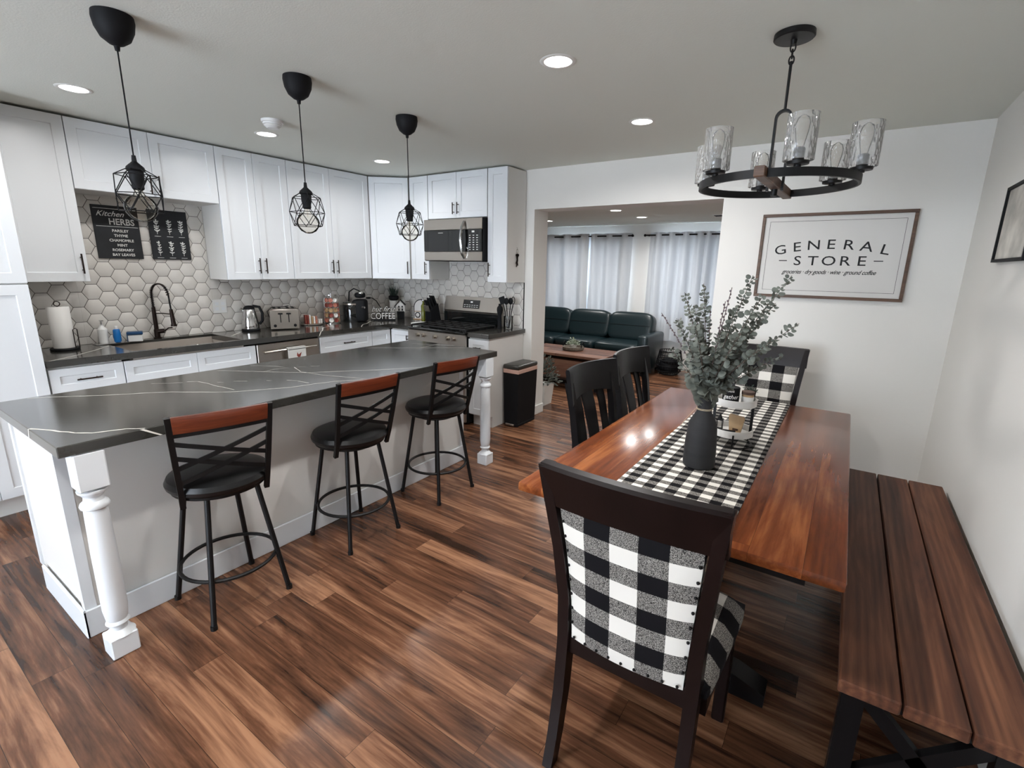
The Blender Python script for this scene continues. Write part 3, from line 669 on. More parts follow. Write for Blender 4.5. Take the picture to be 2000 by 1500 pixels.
# ================================================================== island
IX0, IX1, IY0, IY1, IZ = -3.112, -2.190, .422, 2.993, .905
def vs977(l): return [(max(IX0+.005, min(IX1-.002, x*.977)), max(IY0+.002, min(IY1-.003, y*.977))) for x, y in l]
mb = MB().box(IX0, IX1, IY0, IY1, IZ-.042, IZ, bev=.003)
VE = [[(-2.585, .432), (-2.522, 0.467), (-2.453, 0.495), (-2.389, 0.523), (-2.338, 0.561), (-2.313, 0.614), (-2.293, 0.656), (-2.242, 0.70)],
      [(-3.17, 0.55), (-3.123, 0.614), (-3.051, 0.695), (-2.958, 0.794), (-2.879, 0.901), (-2.787, 1.008), (-2.615, 1.134), (-2.547, 1.202), (-2.465, 1.338), (-2.411, 1.426), (-2.387, 1.538), (-2.35, 1.65), (-2.242, 1.792)],
      [(-3.064, 1.018), (-3.007, 1.073), (-2.964, 1.129)], [(-2.96, 1.149), (-2.929, 1.19), (-2.844, 1.202), (-2.755, 1.2), (-2.66, 1.214), (-2.589, 1.217)],
      [(-2.823, 1.242), (-2.801, 1.265)], [(-2.789, 1.311), (-2.73, 1.358)], [(-2.583, 1.506), (-2.52, 1.532), (-2.427, 1.539)], [(-2.661, 1.43), (-2.64, 1.45)],
      [(-3.15, 1.388), (-3.039, 1.461), (-2.892, 1.547), (-2.774, 1.622), (-2.657, 1.704), (-2.536, 1.862), (-2.408, 2.007), (-2.25, 2.24)],
      [(-2.898, 1.55), (-2.913, 1.62), (-2.897, 1.697)], [(-3.129, 1.588), (-3.074, 1.642), (-2.989, 1.679), (-2.931, 1.695)],
      [(-2.877, 1.735), (-2.732, 1.684), (-2.662, 1.693), (-2.535, 1.709), (-2.462, 1.73), (-2.38, 1.767), (-2.25, 1.80)], [(-2.877, 1.735), (-2.835, 1.791)], [(-2.829, 1.818), (-2.79, 1.855)],
      [(-3.134, 2.511), (-2.994, 2.63), (-2.81, 2.786), (-2.532, 3.029)], [(-2.81, 2.786), (-2.837, 3.036)], [(-3.03, 2.9), (-2.906, 2.95), (-2.683, 3.05)]]
for k, l in enumerate(VE): ribbon(mb, vs977(l), (.0085 if k in (0,) else .0055 if k in (1, 8) else .0038), IZ+.0004, seed=k+20)
# the veins run over the edge
mb.add([(IX1+.0004, .665, IZ), (IX1+.0004, .678, IZ), (IX1+.0004, .738, IZ-.04), (IX1+.0004, .728, IZ-.04)], [(0, 1, 2, 3)], 1)
mb.add([(IX1+.0004, 2.30, IZ), (IX1+.0004, 2.306, IZ), (IX1+.0004, 2.37, IZ-.03), (IX1+.0004, 2.366, IZ-.03)], [(0, 1, 2, 3)], 1)
mb.add([(-2.53, IY0-.0004, IZ), (-2.518, IY0-.0004, IZ), (-2.535, IY0-.0004, IZ-.038), (-2.548, IY0-.0004, IZ-.038)], [(0, 1, 2, 3)], 1)
o = mb.build('island_worktop', ['stone', 'vein'], weld=False); tag(o, 'long dark charcoal stone island worktop with white veins', 'worktop')
t = thing('kitchen_island', 'long white kitchen island base with panelled end and tall baseboard', 'kitchen island', (0, 0, 0))
bx0, bx1, by0, by1 = -3.06, -2.44, .462, 2.862
MB().box(bx0, bx1, by0, by1, .10, IZ-.044).box(bx0+.07, bx1, by0, by1, 0, .10).build('body', 'cabside', t)
MB().box(bx0-.02, bx0, by0, by1, .10, IZ-.05).build('cabinet_front', 'cab', t)
for a in ((bx1-.03, bx1+.008, by0-.008, by0+.03, .0, IZ-.045), (bx1-.03, bx1+.008, by1-.03, by1+.008, .0, IZ-.045), (bx0-.02, bx0+.02, by0-.008, by0, .10, IZ-.045)): box(*a).build('corner_trim', 'cab', t)
MB().box(bx0+.07, bx1+.02, by0-.02, by0-.008, 0, .125, bev=.003).box(bx1+.008, bx1+.02, by0-.0195, by1+.0195, 0, .125, bev=.003).box(bx0+.07, bx1+.02, by1+.008, by1+.02, 0, .125, bev=.003).build('baseboard', 'cab', t, weld=False)
def leg_post():
    m_ = MB(); h = .046; top = IZ-.0435
    m_.box(-h, h, -h, h, 0, .088, bev=.004); m_.box(-h, h, -h, h, top-.145, top, bev=.004)
    m_.lathe([(.0, .08), (.052, .086), (.040, .098), (.029, .108), (.028, .122), (.036, .13), (.040, .138), (.036, .146), (.033, .150), (.036, .158), (.041, .20), (.0405, .45), (.037, .625), (.036, .632), (.044, .638), (.046, .646), (.043, .655), (.032, .665), (.030, .682), (.038, .693), (.045, .70), (.046, .708), (.0, top-.142)], seg=28)
    return m_
for x, y in ((-2.238, .505), (-2.238, 2.905)):
    o = leg_post().build('turned_leg', 'cab', t); o.location = (x, y, 0)

# ================================================================== bar stools
def make_stool():
    t = thing('bar_stool', '', 'bar stool')
    f = .172
    for sx in (-1, 1):
        for sy in (-1, 1):
            MB().tube([(sx*f, sy*f, .0), (sx*.105, sy*.105, .56)], .0115, 10).lathe([(0, 0), (.014, 0), (.014, .02), (.0, .02)], (sx*f, sy*f, 0), 10).build('leg', 'black', t)
    n = 40; rr = .196
    MB().tube([(rr*math.cos(2*math.pi*k/n), rr*math.sin(2*math.pi*k/n), .20) for k in range(n)], .0085, 8, True).build('footrest_ring', 'black', t)
    MB().lathe([(0, .545), (.12, .545), (.12, .562), (.172, .568), (.187, .575), (.189, .592), (0, .592)], seg=36).build('seat_frame', 'black', t)
    MB().lathe([(0, .585), (.188, .586), (.203, .600), (.206, .615), (.196, .635), (.165, .648), (.10, .653), (0, .652)], seg=40).build('seat', 'vinyl', t)
    # back: posts on +x side
    def P(y, z):
        k = max(0, (z-.545)/.42); return Vector((.125+.11*k**.85-.5*y*y, y*(1+.10*k), z))
    for s_ in (-1, 1):
        MB().tube([P(s_*.160, .545), P(s_*.160, .62), P(s_*.162, .75), P(s_*.163, .87), P(s_*.163, .965)], .009, 4, flat=(.0105, .0085)).build('back_post', 'black', t)
    b = MB()
    for (z0, z1) in ((.85, .735), (.785, .665)):
        for s_ in (-1, 1):
            pts = [P(s_*(-.157+.314*k/8), z0+(z1-z0)*(k/8)) for k in range(9)]
            b.tube(pts, .006, 4, flat=(.0032, .009))
    b.tube([P(-.157+.314*k/8, .885) for k in range(9)], .006, 4, flat=(.0032, .008))
    b.build('cross_bar', 'black', t)
    r_ = MB(); n = 12; vs_ = []
    for k in range(n+1):
        y = -.154+.308*k/n
        for dx, z in ((-.010, .895), (.010, .895), (.012, .955), (.008, .965), (-.008, .965)):
            p = P(y, z); vs_.append((p.x+dx, p.y, z+(0 if z < .9 else .0)))
    F = []
    for k in range(n):
        for j in range(5): F.append((k*5+j, k*5+(j+1) % 5, (k+1)*5+(j+1) % 5, (k+1)*5+j))
    F += [(0, 1, 2, 3, 4), tuple(n*5+j for j in range(5))]
    r_.add(vs_, F); r_.build('top_rail', 'cherry', t)
    return t
s0 = make_stool()
sl = ['black metal bar stool with a cherry top rail nearest the camera at the island', 'black metal bar stool with a cherry top rail, the middle one at the island', 'black metal bar stool with a cherry top rail at the far end of the island']
for i, (x, y, a) in enumerate(((-2.227, .94, -14), (-2.222, 1.637, -5), (-2.22, 2.335, -7))):
    o = s0 if i == 0 else copy_tree(s0)
    place(o, (x, y, 0), 0, sl[i], 'bar stools along the island')
    for ch in o.children:
        if ch.name.split('.')[0] in ('seat', 'back_post', 'cross_bar', 'top_rail', 'seat_frame'): ch.rotation_euler = (0, 0, R(a))

# ================================================================== dining table, runner, bench
TX0, TX1, TY0, TY1, TZ = -.921, .103, 1.395, 3.257, .765
t = thing('dining_table', 'long stained brown wooden trestle dining table', 'dining table', (-.41, 2.326, 0))
hx, hy = (TX1-TX0)/2, (TY1-TY0)/2
m_ = MB(); n = 4; c = .015
m_.box(-hx, hx, -hy, hy, TZ-.035, TZ, bev=.008, seg=2); m_.build('tabletop', 'table', t)
fr = MB()
fr.box(-hx+.07, hx-.09, -hy+.09, -hy+.115, TZ-.10, TZ-.036).box(-hx+.07, hx-.09, hy-.115, hy-.09, TZ-.10, TZ-.036).box(-hx+.07, -hx+.095, -hy+.115, hy-.115, TZ-.10, TZ-.036).box(hx-.115, hx-.09, -hy+.115, hy-.115, TZ-.10, TZ-.036)
fr.build('apron', 'bwood', t)
for s_ in (-1, 1):
    y = s_*(hy-.36)
    f = MB(); f.prism([(-hx+.12, 0), (hx-.15, 0), (hx-.15, .05), (hx-.25, .085), (.06, .12), (-.06, .12), (-hx+.22, .085), (-hx+.12, .05)], -.045, .045, T=Tm((0, y, 0), rx=R(90)))
    f.build('trestle_foot', 'bwood', t)
    MB().box(-.06, .06, y-.045, y+.045, .12, TZ-.101, bev=.006).box(-.24, .24, y-.035, y+.035, TZ-.10, TZ-.036).build('trestle_post', 'bwood', t)
MB().box(-.035, .035, -hy+.41, hy-.41, .30, .40, bev=.005).build('stretcher', 'bwood', t)
o = MB().box(-.211, .211, -.86, .862, 0, .0025, bev=.001).box(-.211, .211, -.86, .862, .0002, .003).build('table_runner', 'gingr')
o.location = (-.412, 2.385, TZ+.0006); tag(o, 'black and white gingham table runner along the dining table', 'table runner')
t = thing('bench', 'long dark-stained wooden plank bench between the dining table and the wall', 'bench', (.337, 2.317, 0))
for a, b in ((-.210, -.073), (-.067, .063), (.069, .210)):
    MB().box(a, b, -.895, .895, .42, .46, bev=.004).build('plank', 'bench', t)
for s_ in (-1, 1):
    y = s_*.80; e = MB()
    for sx in (-1, 1): e.box(sx*.165-.028, sx*.165+.028, y-.022, y+.022, 0, .419)
    e.box(-.136, .136, y-.02, y+.02, .37, .419).box(-.136, .136, y-.02, y+.02, .04, .09)
    for sg in (-1, 1):
        an = math.atan2(.28, .272); e.box(-.195, .195, -.014, .014, -.02, .02, T=Tm((0, y, .23), ry=sg*an))
    e.build('end_frame', 'bwood', t)
MB().box(-.02, .02, -.775, .775, .34, .40).build('stretcher', 'bwood', t)

# ================================================================== dining chairs
def curve_post(sx, w0, w1, pr, th=.021, dp=.026):
    """rear leg + back post following pr [(y, z)]"""
    pts = [(sx*(w0+(w1-w0)*max(0, (z-.55)/.47)**1.2), y, z) for y, z in pr]
    m_ = MB(); vs_ = []
    for i, p in enumerate(pts):
        k = 1-.15*abs(i/(len(pts)-1)*2-1)
        for dx, dy in ((-1, -1), (1, -1), (1, 1), (-1, 1)): vs_.append((p[0]+dx*th*k, p[1]+dy*dp*k, p[2]))
    F = [(0, 3, 2, 1), tuple(4*(len(pts)-1)+j for j in range(4))]
    for i in range(len(pts)-1):
        for j in range(4): F.append((i*4+j, i*4+(j+1) % 4, (i+1)*4+(j+1) % 4, (i+1)*4+j))
    return m_.add(vs_, F)
PR = [(-.275, 0), (-.245, .10), (-.215, .25), (-.200, .42), (-.205, .58), (-.228, .75), (-.265, .92), (-.285, 1.02)]
def yb(z):
    for (a, za), (b, zb_) in zip(PR, PR[1:]):
        if za <= z <= zb_: return a+(b-a)*(z-za)/(zb_-za)
    return PR[-1][0]
def make_plaid():
    t = thing('upholstered_dining_chair', '', 'dining chair')
    for sx in (-1, 1):
        o = curve_post(sx, .193, .234, PR, th=.0185).build('rear_leg', 'esp', t)
        MB().box(sx*.215-.02, sx*.215+.02, .185, .225, 0, .42, bev=.005).build('front_leg', 'esp', t)
    m_ = MB().box(-.19, .19, yb(.43)-.012, yb(.43)+.014, .378, .45, bev=.004).build('lower_back_rail', 'esp', t)
    MB().box(-.185, .185, .195, .215, .35, .42).box(-.225, -.205, -.17, .185, .35, .42).box(.205, .225, -.17, .185, .35, .42).build('seat_rail', 'esp', t)
    # crest rail
    n = 10; vs_ = []
    for k in range(n+1):
        x = -.245+.49*k/n; bow = -.020*(1-(x/.245)**2)
        for y, z in ((-.015, .895), (.012, .895), (.012, 1.012), (.008, 1.025), (-.020, 1.025), (-.026, 1.015)):
            vs_.append((x, yb(min(z, 1.0))+y+bow, z))
    F = []
    for k in range(n):
        for j in range(6): F.append((k*6+j, k*6+(j+1) % 6, (k+1)*6+(j+1) % 6, (k+1)*6+j))
    F += [tuple(range(6)), tuple(n*6+j for j in range(6))]
    MB().add(vs_, F).build('crest_rail', 'esp', t)
    # upholstered back, bowed panel
    nx, nz = 14, 14; vs_ = []; F = []
    for s_ in (0, 1):
        for i in range(nx+1):
            for j in range(nz+1):
                u = -1+2*i/nx; z = .44+.455*j/nz; hw = .168+.028*((z-.44)/.455)**1.3
                e = (1-u**6)*(1-(2*j/nz-1)**6); bow = -.018*(1-u*u)
                vs_.append((u*hw, yb(z)+bow+(-.013-.012*e if s_ == 0 else .016+.022*e), z))
    q = (nx+1)*(nz+1); I = lambda s_, i, j: s_*q+i*(nz+1)+j
    for s_ in (0, 1):
        for i in range(nx):
            for j in range(nz): F.append((I(s_, i, j), I(s_, i+1, j), I(s_, i+1, j+1), I(s_, i, j+1)))
    for i in range(nx):
        F.append((I(0, i, 0), I(0, i+1, 0), I(1, i+1, 0), I(1, i, 0))); F.append((I(0, i, nz), I(0, i+1, nz), I(1, i+1, nz), I(1, i, nz)))
    for j in range(nz):
        F.append((I(0, 0, j), I(0, 0, j+1), I(1, 0, j+1), I(1, 0, j))); F.append((I(0, nx, j), I(0, nx, j+1), I(1, nx, j+1), I(1, nx, j)))
    MB().add(vs_, F).build('back_cushion', 'gingb', t, ang=50)
    for k in range(9):
        x = -.155+.31*k/8; MB().ball((x, yb(.452)-.018-.018*(1-(x/.18)**2), .452), .0045, nu=8, nv=5).build('nail_head', 'black', t)
    for k in range(8):
        z = .50+.05*k
        for s_ in (-1, 1): MB().ball((s_*(.163+.027*((z-.44)/.455)**1.3), yb(z)-.018, z), .0045, nu=8, nv=5).build('nail_head', 'black', t)
    # seat: trapezoid cushion
    m_ = MB(); nx, ny = 16, 14; vs_ = []; F = []
    for s_ in (0, 1):
        for i in range(nx+1):
            for j in range(ny+1):
                u = -1+2*i/nx; v = -1+2*j/ny; uu, vv = u, v
                r2 = max(abs(u), abs(v)); e = (1-abs(u)**5)*(1-abs(v)**5)
                hw = .232+.022*(v+1)/2; x = u*hw*(1-.03*abs(v)**6); y = .03+v*.225*(1-.03*abs(u)**6)
                z = .42+.0*e if s_ == 0 else .448+.052*e**.6
                vs_.append((x, y, z))
    q = (nx+1)*(ny+1); I = lambda s_, i, j: s_*q+i*(ny+1)+j
    for s_ in (0, 1):
        for i in range(nx):
            for j in range(ny): F.append((I(s_, i, j), I(s_, i+1, j), I(s_, i+1, j+1), I(s_, i, j+1)))
    for i in range(nx):
        F.append((I(0, i, 0), I(0, i+1, 0), I(1, i+1, 0), I(1, i, 0))); F.append((I(0, i, ny), I(0, i+1, ny), I(1, i+1, ny), I(1, i, ny)))
    for j in range(ny):
        F.append((I(0, 0, j), I(0, 0, j+1), I(1, 0, j+1), I(1, 0, j))); F.append((I(0, nx, j), I(0, nx, j+1), I(1, nx, j+1), I(1, nx, j)))
    m_.add(vs_, F); m_.build('seat_cushion', 'gings', t, ang=60)
    return t
pc = make_plaid()
place(pc, (-.388, 1.372, 0), R(0), 'dark wooden dining chair with plaid upholstery at the near end of the table', 'plaid upholstered dining chairs')
o = copy_tree(pc); place(o, (-.42, 3.585, 0), R(180), 'dark wooden dining chair with plaid upholstery at the far end of the table', 'plaid upholstered dining chairs')
def make_slat():
    t = thing('slat_back_dining_chair', '', 'dining chair')
    for sx in (-1, 1):
        curve_post(sx, .205, .225, PR[:-1]+[(-.255, .86)], th=.018, dp=.022).build('rear_leg', 'bwood', t)
        MB().box(sx*.2-.02, sx*.2+.02, .165, .205, 0, .42, bev=.005).build('front_leg', 'bwood', t)
    n = 14; vs_ = []
    for k in range(n+1):
        x = -.258+.516*k/n; u = x/.258; bow = -.055*(1-u*u); zb_ = .80+.035*(1-u*u)
        for y, z in ((-.014, zb_), (.012, zb_), (.012, .99), (.006, 1.0), (-.010, 1.0), (-.016, .99)):
            vs_.append((x, yb(min(z, .95))+y+bow+.02, z))
    F = []
    for k in range(n):
        for j in range(6): F.append((k*6+j, k*6+(j+1) % 6, (k+1)*6+(j+1) % 6, (k+1)*6+j))
    F += [tuple(range(6)), tuple(n*6+j for j in range(6))]
    MB().add(vs_, F).build('crest_rail', 'bwood', t)
    for x, w_ in ((-.128, .035), (0, .058), (.128, .035)):
        vs_ = []
        for z in (.44, .6, .75, .83):
            bow = -.055*(1-(x/.258)**2)*(z-.44)/.4
            for dx, dy in ((-w_, -.007), (w_, -.007), (w_, .007), (-w_, .007)): vs_.append((x+dx*(.75+.25*(z-.44)/.4), yb(z)+dy+bow+.01, z))
        F = [(0, 3, 2, 1), (12, 13, 14, 15)]+[(i*4+j, i*4+(j+1) % 4, i*4+4+(j+1) % 4, i*4+4+j) for i in range(3) for j in range(4)]
        MB().add(vs_, F).build('back_slat', 'bwood', t)
    MB().box(-.19, .19, yb(.43)-.01, yb(.43)+.012, .40, .45).build('lower_back_rail', 'bwood', t)
    MB().sell((0, .015, .445), (.225, .215, .022), .35, .25).build('seat', 'bwood', t)
    MB().box(-.18, .18, .18, .2, .36, .42).box(-.21, -.19, -.17, .165, .36, .42).box(.19, .21, -.17, .165, .36, .42).build('seat_rail', 'bwood', t)
    return t
so = make_slat()
place(so, (-.93, 2.53, 0), R(-90-6), 'black slat-back dining chair on the left side of the table, nearer the camera', 'black slat-back dining chairs')
o = copy_tree(so); place(o, (-.93, 3.165, 0), R(-90-4), 'black slat-back dining chair on the left side of the table, nearer the living room', 'black slat-back dining chairs')

# ================================================================== vase and branches
VX, VY = -.412, 1.955
t = thing('vase', 'matte charcoal bottle vase with twine round its neck, on the runner', 'vase', (VX, VY, TZ+.004))
MB().lathe([(0, 0), (.056, 0), (.061, .005), (.062, .02), (.060, .10), (.055, .165), (.051, .185), (.040, .207), (.030, .225), (.027, .235), (.026, .262), (.030, .285), (.027, .287), (.022, .262), (.022, .24), (.03, .215), (.045, .18), (.055, .1), (.055, .02), (0, .02)], seg=36).build('body', 'clay', t)
tw = MB()
for z in (.238, .242): tw.tube([(.0295*math.cos(R(a)), .0295*math.sin(R(a)), z) for a in range(0, 360, 20)], .0014, 5, True)
tw.tube([(-.029, -.01, .24), (-.045, -.03, .215), (-.062, -.035, .19), (-.075, -.035, .165)], .0012, 5).build('twine', 'string', t)
rv = Vector((.978, .206, 0)); fv = Vector((-.206, .978, 0)); MOUTH = Vector((VX, VY, TZ+.28))
def leaf(mb, c, d, n_, r, asp=1.0, mi=0):
    d = d.normalized(); s_ = d.cross(n_).normalized(); n_ = s_.cross(d).normalized(); pts = []
    for k in range(9):
        a = -math.pi+2*math.pi*k/9; u = math.cos(a); v = math.sin(a)
        pts.append(c+d*(r*(1+u))+s_*(r*asp*v)+n_*(-.25*r*v*v+.1*r*u*u))
    mb.add(pts+[c+d*r*1.0+n_*.12*r], [(k, (k+1) % 9, 9) for k in range(9)], mi)
rs = random.Random(3)
tips = [(1312, 588, 0), (1345, 572, .05), (1385, 650, -.06), (1432, 556, .04), (1452, 585, -.04), (1498, 555, .05), (1518, 632, 0), (1303, 632, -.05), (1292, 690, .02), (1410, 610, .1), (1478, 655, -.07), (1340, 640, -.1), (1505, 690, .06), (1448, 640, .1), (1330, 612, .1), (1475, 600, .0), (1400, 660, .13), (1420, 650, -.09)]
spr = [(1362, 612, .05), (1398, 578, .08), (1268, 628, .06), (1388, 600, -.03)]
def world_tip(px, py, dep): return MOUTH+rv*((px-1372)/516)+fv*dep+Vector((0, 0, (778-py)/516*1.12))
def stem_pts(tip, bend=.05, n=10):
    a = Vector((VX+rs.uniform(-.008, .008), VY+rs.uniform(-.008, .008), TZ+.20)); b = MOUTH+(tip-MOUTH)*.25+Vector((0, 0, .05)); P = []
    b = MOUTH.lerp(tip, .3); b.x = MOUTH.x*.6+b.x*.4; b.y = MOUTH.y*.6+b.y*.4
    m0 = Vector((MOUTH.x+(tip.x-MOUTH.x)*.05, MOUTH.y+(tip.y-MOUTH.y)*.05, MOUTH.z-.005))
    ctrl = [a, m0, b, tip]
    for i in range(n+1):
        t_ = i/n
        if t_ < .25: P.append(a.lerp(m0, t_/.25))
        else:
            s_ = (t_-.25)/.75; P.append(m0*(1-s_)**2+b*2*s_*(1-s_)+tip*s_*s_)
    return P
for i, (px, py, dp) in enumerate(tips):
    tip = world_tip(px, py, dp); P = stem_pts(tip, n=14)
    o = MB().tube(P, [.0022*(1-.6*k/14) for k in range(15)], 5).build('eucalyptus_branch', 'stem')
    tag(o, 'grey-green eucalyptus branch with round leaves in the charcoal vase', 'branch', 'eucalyptus branches in the charcoal vase')
    lf = MB(); L_ = (tip-MOUTH).length; nn = int(L_/.0150)
    for k in range(nn):
        s_ = .30+.70*k/nn; idx = 3.5+(14-3.5)*s_*.999; i0 = min(13, int(idx)); p = P[i0].lerp(P[i0+1], idx-i0); d = (P[i0+1]-P[i0]).normalized()
        r = .0205*(1-.6*s_)+rs.uniform(-.002, .003); a = k*2.4+rs.random()
        sd = d.orthogonal().normalized(); sd = Matrix.Rotation(a, 3, d) @ sd
        for q in (1, -1):
            dir_ = (sd*q*.9+d*.35+Vector((0, 0, -.25*(1-s_)))).normalized()
            leaf(lf, p+dir_*.004, dir_, Vector((rs.uniform(-.6, .6), rs.uniform(-.9, -.1), rs.uniform(.1, 1))), r, .85)
        if s_ > .72:
            for q in range(2):
                dir_ = (Matrix.Rotation(rs.uniform(0, 6), 3, d) @ sd*.6+d).normalized(); leaf(lf, p, dir_, Vector((rs.uniform(-1, 1), -1, .4)), .007, .5)
    # drooping large leaves near the vase mouth
    for k in range(5):
        p = P[rs.randint(4, 8)]; dir_ = Vector((rs.uniform(-1, .25), rs.uniform(-.8, .6), rs.uniform(-.7, .4))).normalized()
        if p.z > TZ+.27: leaf(lf, p, dir_, Vector((rs.uniform(-.4, .4), -1, .4)), .021, .95)
    lf.build('leaves', 'leaf', o)
for px, py, dp in spr:
    tip = world_tip(px, py, dp); P = stem_pts(tip, n=14)
    o = MB().tube(P, .0014, 5).build('lavender_sprig', 'stem'); tag(o, 'thin dusky lavender sprig among the eucalyptus in the vase', 'sprig', 'lavender sprigs in the charcoal vase')
    lf = MB()
    for k in range(34):
        s_ = .45+.55*k/34; idx = 14*s_*.999; i0 = int(idx); p = P[i0].lerp(P[i0+1], idx-i0); a = k*2.4
        lf.ball(p+Vector((.0035*math.cos(a), .0035*math.sin(a), 0)), .0034, 1.3, nu=6, nv=4)
    lf.build('flowers', 'lav', o)

# ================================================================== tiered tray and things on it
QX, QY = -.362, 2.32
t = thing('tiered_tray', 'two-tier white tray with black metal frame on the runner', 'tray', (QX, QY, TZ+.004))
def tier(z, r): return MB().lathe([(0, z), (r, z), (r+.003, z+.002), (r+.003, z+.032), (r-.003, z+.032), (r-.003, z+.006), (0, z+.006)], seg=44)
tier(.045, .088).build('tray', 'signw', t); tier(.185, .088).build('tray', 'signw', t)
f = MB(); n = 36
f.tube([(.09*math.cos(2*math.pi*k/n), .09*math.sin(2*math.pi*k/n), .0035) for k in range(n)], .003, 6, True)
for k in range(3):
    a = R(-75+120*k); f.tube([(.09*math.cos(a), .09*math.sin(a), .003), (.102*math.cos(a), .102*math.sin(a), .05), (.102*math.cos(a), .102*math.sin(a), .066)], .004, 6)
for a in (R(200), R(20)): f.box(.080*math.cos(a)-.006, .080*math.cos(a)+.006, .080*math.sin(a)-.004, .080*math.sin(a)+.004, .051, .185)
f.build('metal_frame', 'black', t)
ZT1 = TZ+.004+.0515; ZT2 = TZ+.004+.1915
t = thing('canister', 'black canister with white script lettering on the upper tray', 'canister', (QX-.012, QY-.045, ZT2+.0005))
MB().lathe([(0, 0), (.034, 0), (.035, .003), (.035, .078), (.033, .08), (0, .08)], seg=28).build('body', 'blackm', t)
def wraptext(s_, size, z, r, a0, shear=.3, bold=.012):
    me = textmesh(s_, shear, bold); m_ = MB(); o_ = []
    for v in me.vertices:
        x = v.co.x*size; a = a0+x/r; o_.append((r*math.cos(a), r*math.sin(a), z+v.co.y*size))
    m_.add(o_, [list(p.vertices) for p in me.polygons]); return m_
wraptext('gather', .026, .032, .0355, R(-80)).build('lettering', 'chalk', t)
wraptext('HERE', .011, .062, .0355, R(-80), 0).build('lettering', 'chalk', t)
wraptext('GOOD FOOD', .007, .018, .0355, R(-80), 0).build('lettering', 'chalk', t)
t = thing('candle_jar', 'small jar candle with wooden lid and kraft label on the upper tray', 'candle', (QX+.052, QY-.012, ZT2+.0005))
MB().lathe([(0, 0), (.024, 0), (.025, .003), (.025, .05), (0, .05)], seg=24).build('jar', 'woodl', t)
MB().lathe([(0, .05), (.027, .05), (.027, .062), (0, .062)], seg=24).build('lid', 'stem', t)
MB().lathe([(.0252, .01), (.0256, .01), (.0256, .04), (.0252, .04)], seg=24, closed=True).build('label_band', 'paper', t)
t = thing('potted_plant', 'tiny dark-leaved plant in a black pot at the back of the upper tray', 'plant', (QX+.05, QY+.052, ZT2+.0005))
MB().lathe([(0, 0), (.02, 0), (.026, .05), (.022, .05), (.019, .04), (0, .04)], seg=20).build('pot', 'blackm', t)
lf = MB()
for k in range(90):
    d = Vector((rs.gauss(0, 1), rs.gauss(0, 1), abs(rs.gauss(0, .8))+.2)).normalized(); leaf(lf, Vector((0, 0, .045))+d*rs.uniform(.005, .03), d, Vector((rs.uniform(-1, 1), rs.uniform(-1, 1), 1)), .005, .35)
lf.build('foliage', 'leafd', t)
t = thing('wooden_plaque', 'small upright light-wood plaque on the lower tray', 'decoration', (QX+.018, QY-.005, ZT1+.0005), R(-8))
MB().prism([(-.026, 0), (.022, 0), (.034, .072), (.028, .08), (-.03, .085), (-.034, .075)], -.006, .006, T=Tm(rx=R(90))).build('board', 'woodl', t)
MB().box(-.012, .012, -.0068, -.0062, .012, .022).build('stamp', 'frame', t)
t = thing('rolling_pin_ornament', 'small black labelled rolling pin ornament lying on the lower tray', 'decoration', (QX-.005, QY-.064, ZT1+.0135), R(12))
MB().cyl((-.03, 0, 0), (.032, 0, .0), .0125, .0125, 16).build('barrel', 'blackm', t)
MB().cyl((-.052, 0, 0), (-.03, 0, 0), .0045, .008, 12).build('tip', 'woodl', t)
lm = MB()
for k in range(6): lm.box(-.012+k*.005, -.009+k*.005, -.0130, -.0122, -.004, .006)
lm.build('label_print', 'chalk', t)
t = thing('lantern_ornament', 'dark little lantern ornament at the left of the lower tray', 'decoration', (QX-.055, QY+.01, ZT1+.0005))
MB().box(-.014, .014, -.014, .014, 0, .004).box(-.014, .014, -.014, .014, .044, .05).build('base', 'blackm', t)
m_ = MB()
for a in (-1, 1):
    for b in (-1, 1): m_.box(a*.012-.0015, a*.012+.0015, b*.012-.0015, b*.012+.0015, .004, .044)
m_.lathe([(0, .075), (.004, .07), (.012, .05), (0, .05)], seg=12).build('post', 'black', t)

# ================================================================== wall signs and pictures
TB = Matrix(((1, 0, 0, 0), (0, 0, -1, 0), (0, 1, 0, 0), (0, 0, 0, 1)))        # text plane -> facing -y
t = thing('wall_sign', 'wood-framed white sign reading GENERAL STORE on the dining wall', 'sign', (-.158, YR-.001, 1.652))
w_, h_ = .452, .295
fm = MB()
for a in ((-w_, w_, h_-.02, h_), (-w_, w_, -h_, -h_+.02), (-w_, -w_+.02, -h_+.02, h_-.02), (w_-.02, w_, -h_+.02, h_-.02)): fm.box(a[0], a[1], -.028, 0, a[2], a[3], bev=.002)
fm.build('frame', 'frame', t)
MB().box(-w_+.02, w_-.02, -.015, -.002, -h_+.02, h_-.02).build('board', 'signw', t)
ln = MB(); iw, ih = w_-.052, h_-.052
for a in ((-iw, iw, ih-.002, ih), (-iw, iw, -ih, -ih+.002), (-iw, -iw+.002, -ih, ih), (iw-.002, iw, -ih, ih)): ln.box(a[0], a[1], -.0157, -.0151, a[2], a[3])
ln.build('border_line', 'ink', t)
gt = MB(); n = 7
for i, ch in enumerate('GENERAL'):
    u = (i-3)/3; ar_ = -.30*u
    gt.mesh(textmesh(ch, 0, .004), TB @ Matrix.Translation((u*.305, .050-.036*u*u, .0158)) @ Matrix.Rotation(ar_*.6, 4, 'Z') @ Matrix.Diagonal((.112, .092, 1, 1)))
for i, ch in enumerate('STORE'): gt.mesh(textmesh(ch, 0, .004), TB @ Matrix.Translation(((i-2)*.096, -.062, .0158)) @ Matrix.Diagonal((.112, .092, 1, 1)))
for s_ in (-1, 1): gt.box(s_*.285-.026, s_*.285+.026, -.0164, -.0158, -.034, -.028)
gt.build('lettering', 'ink', t)
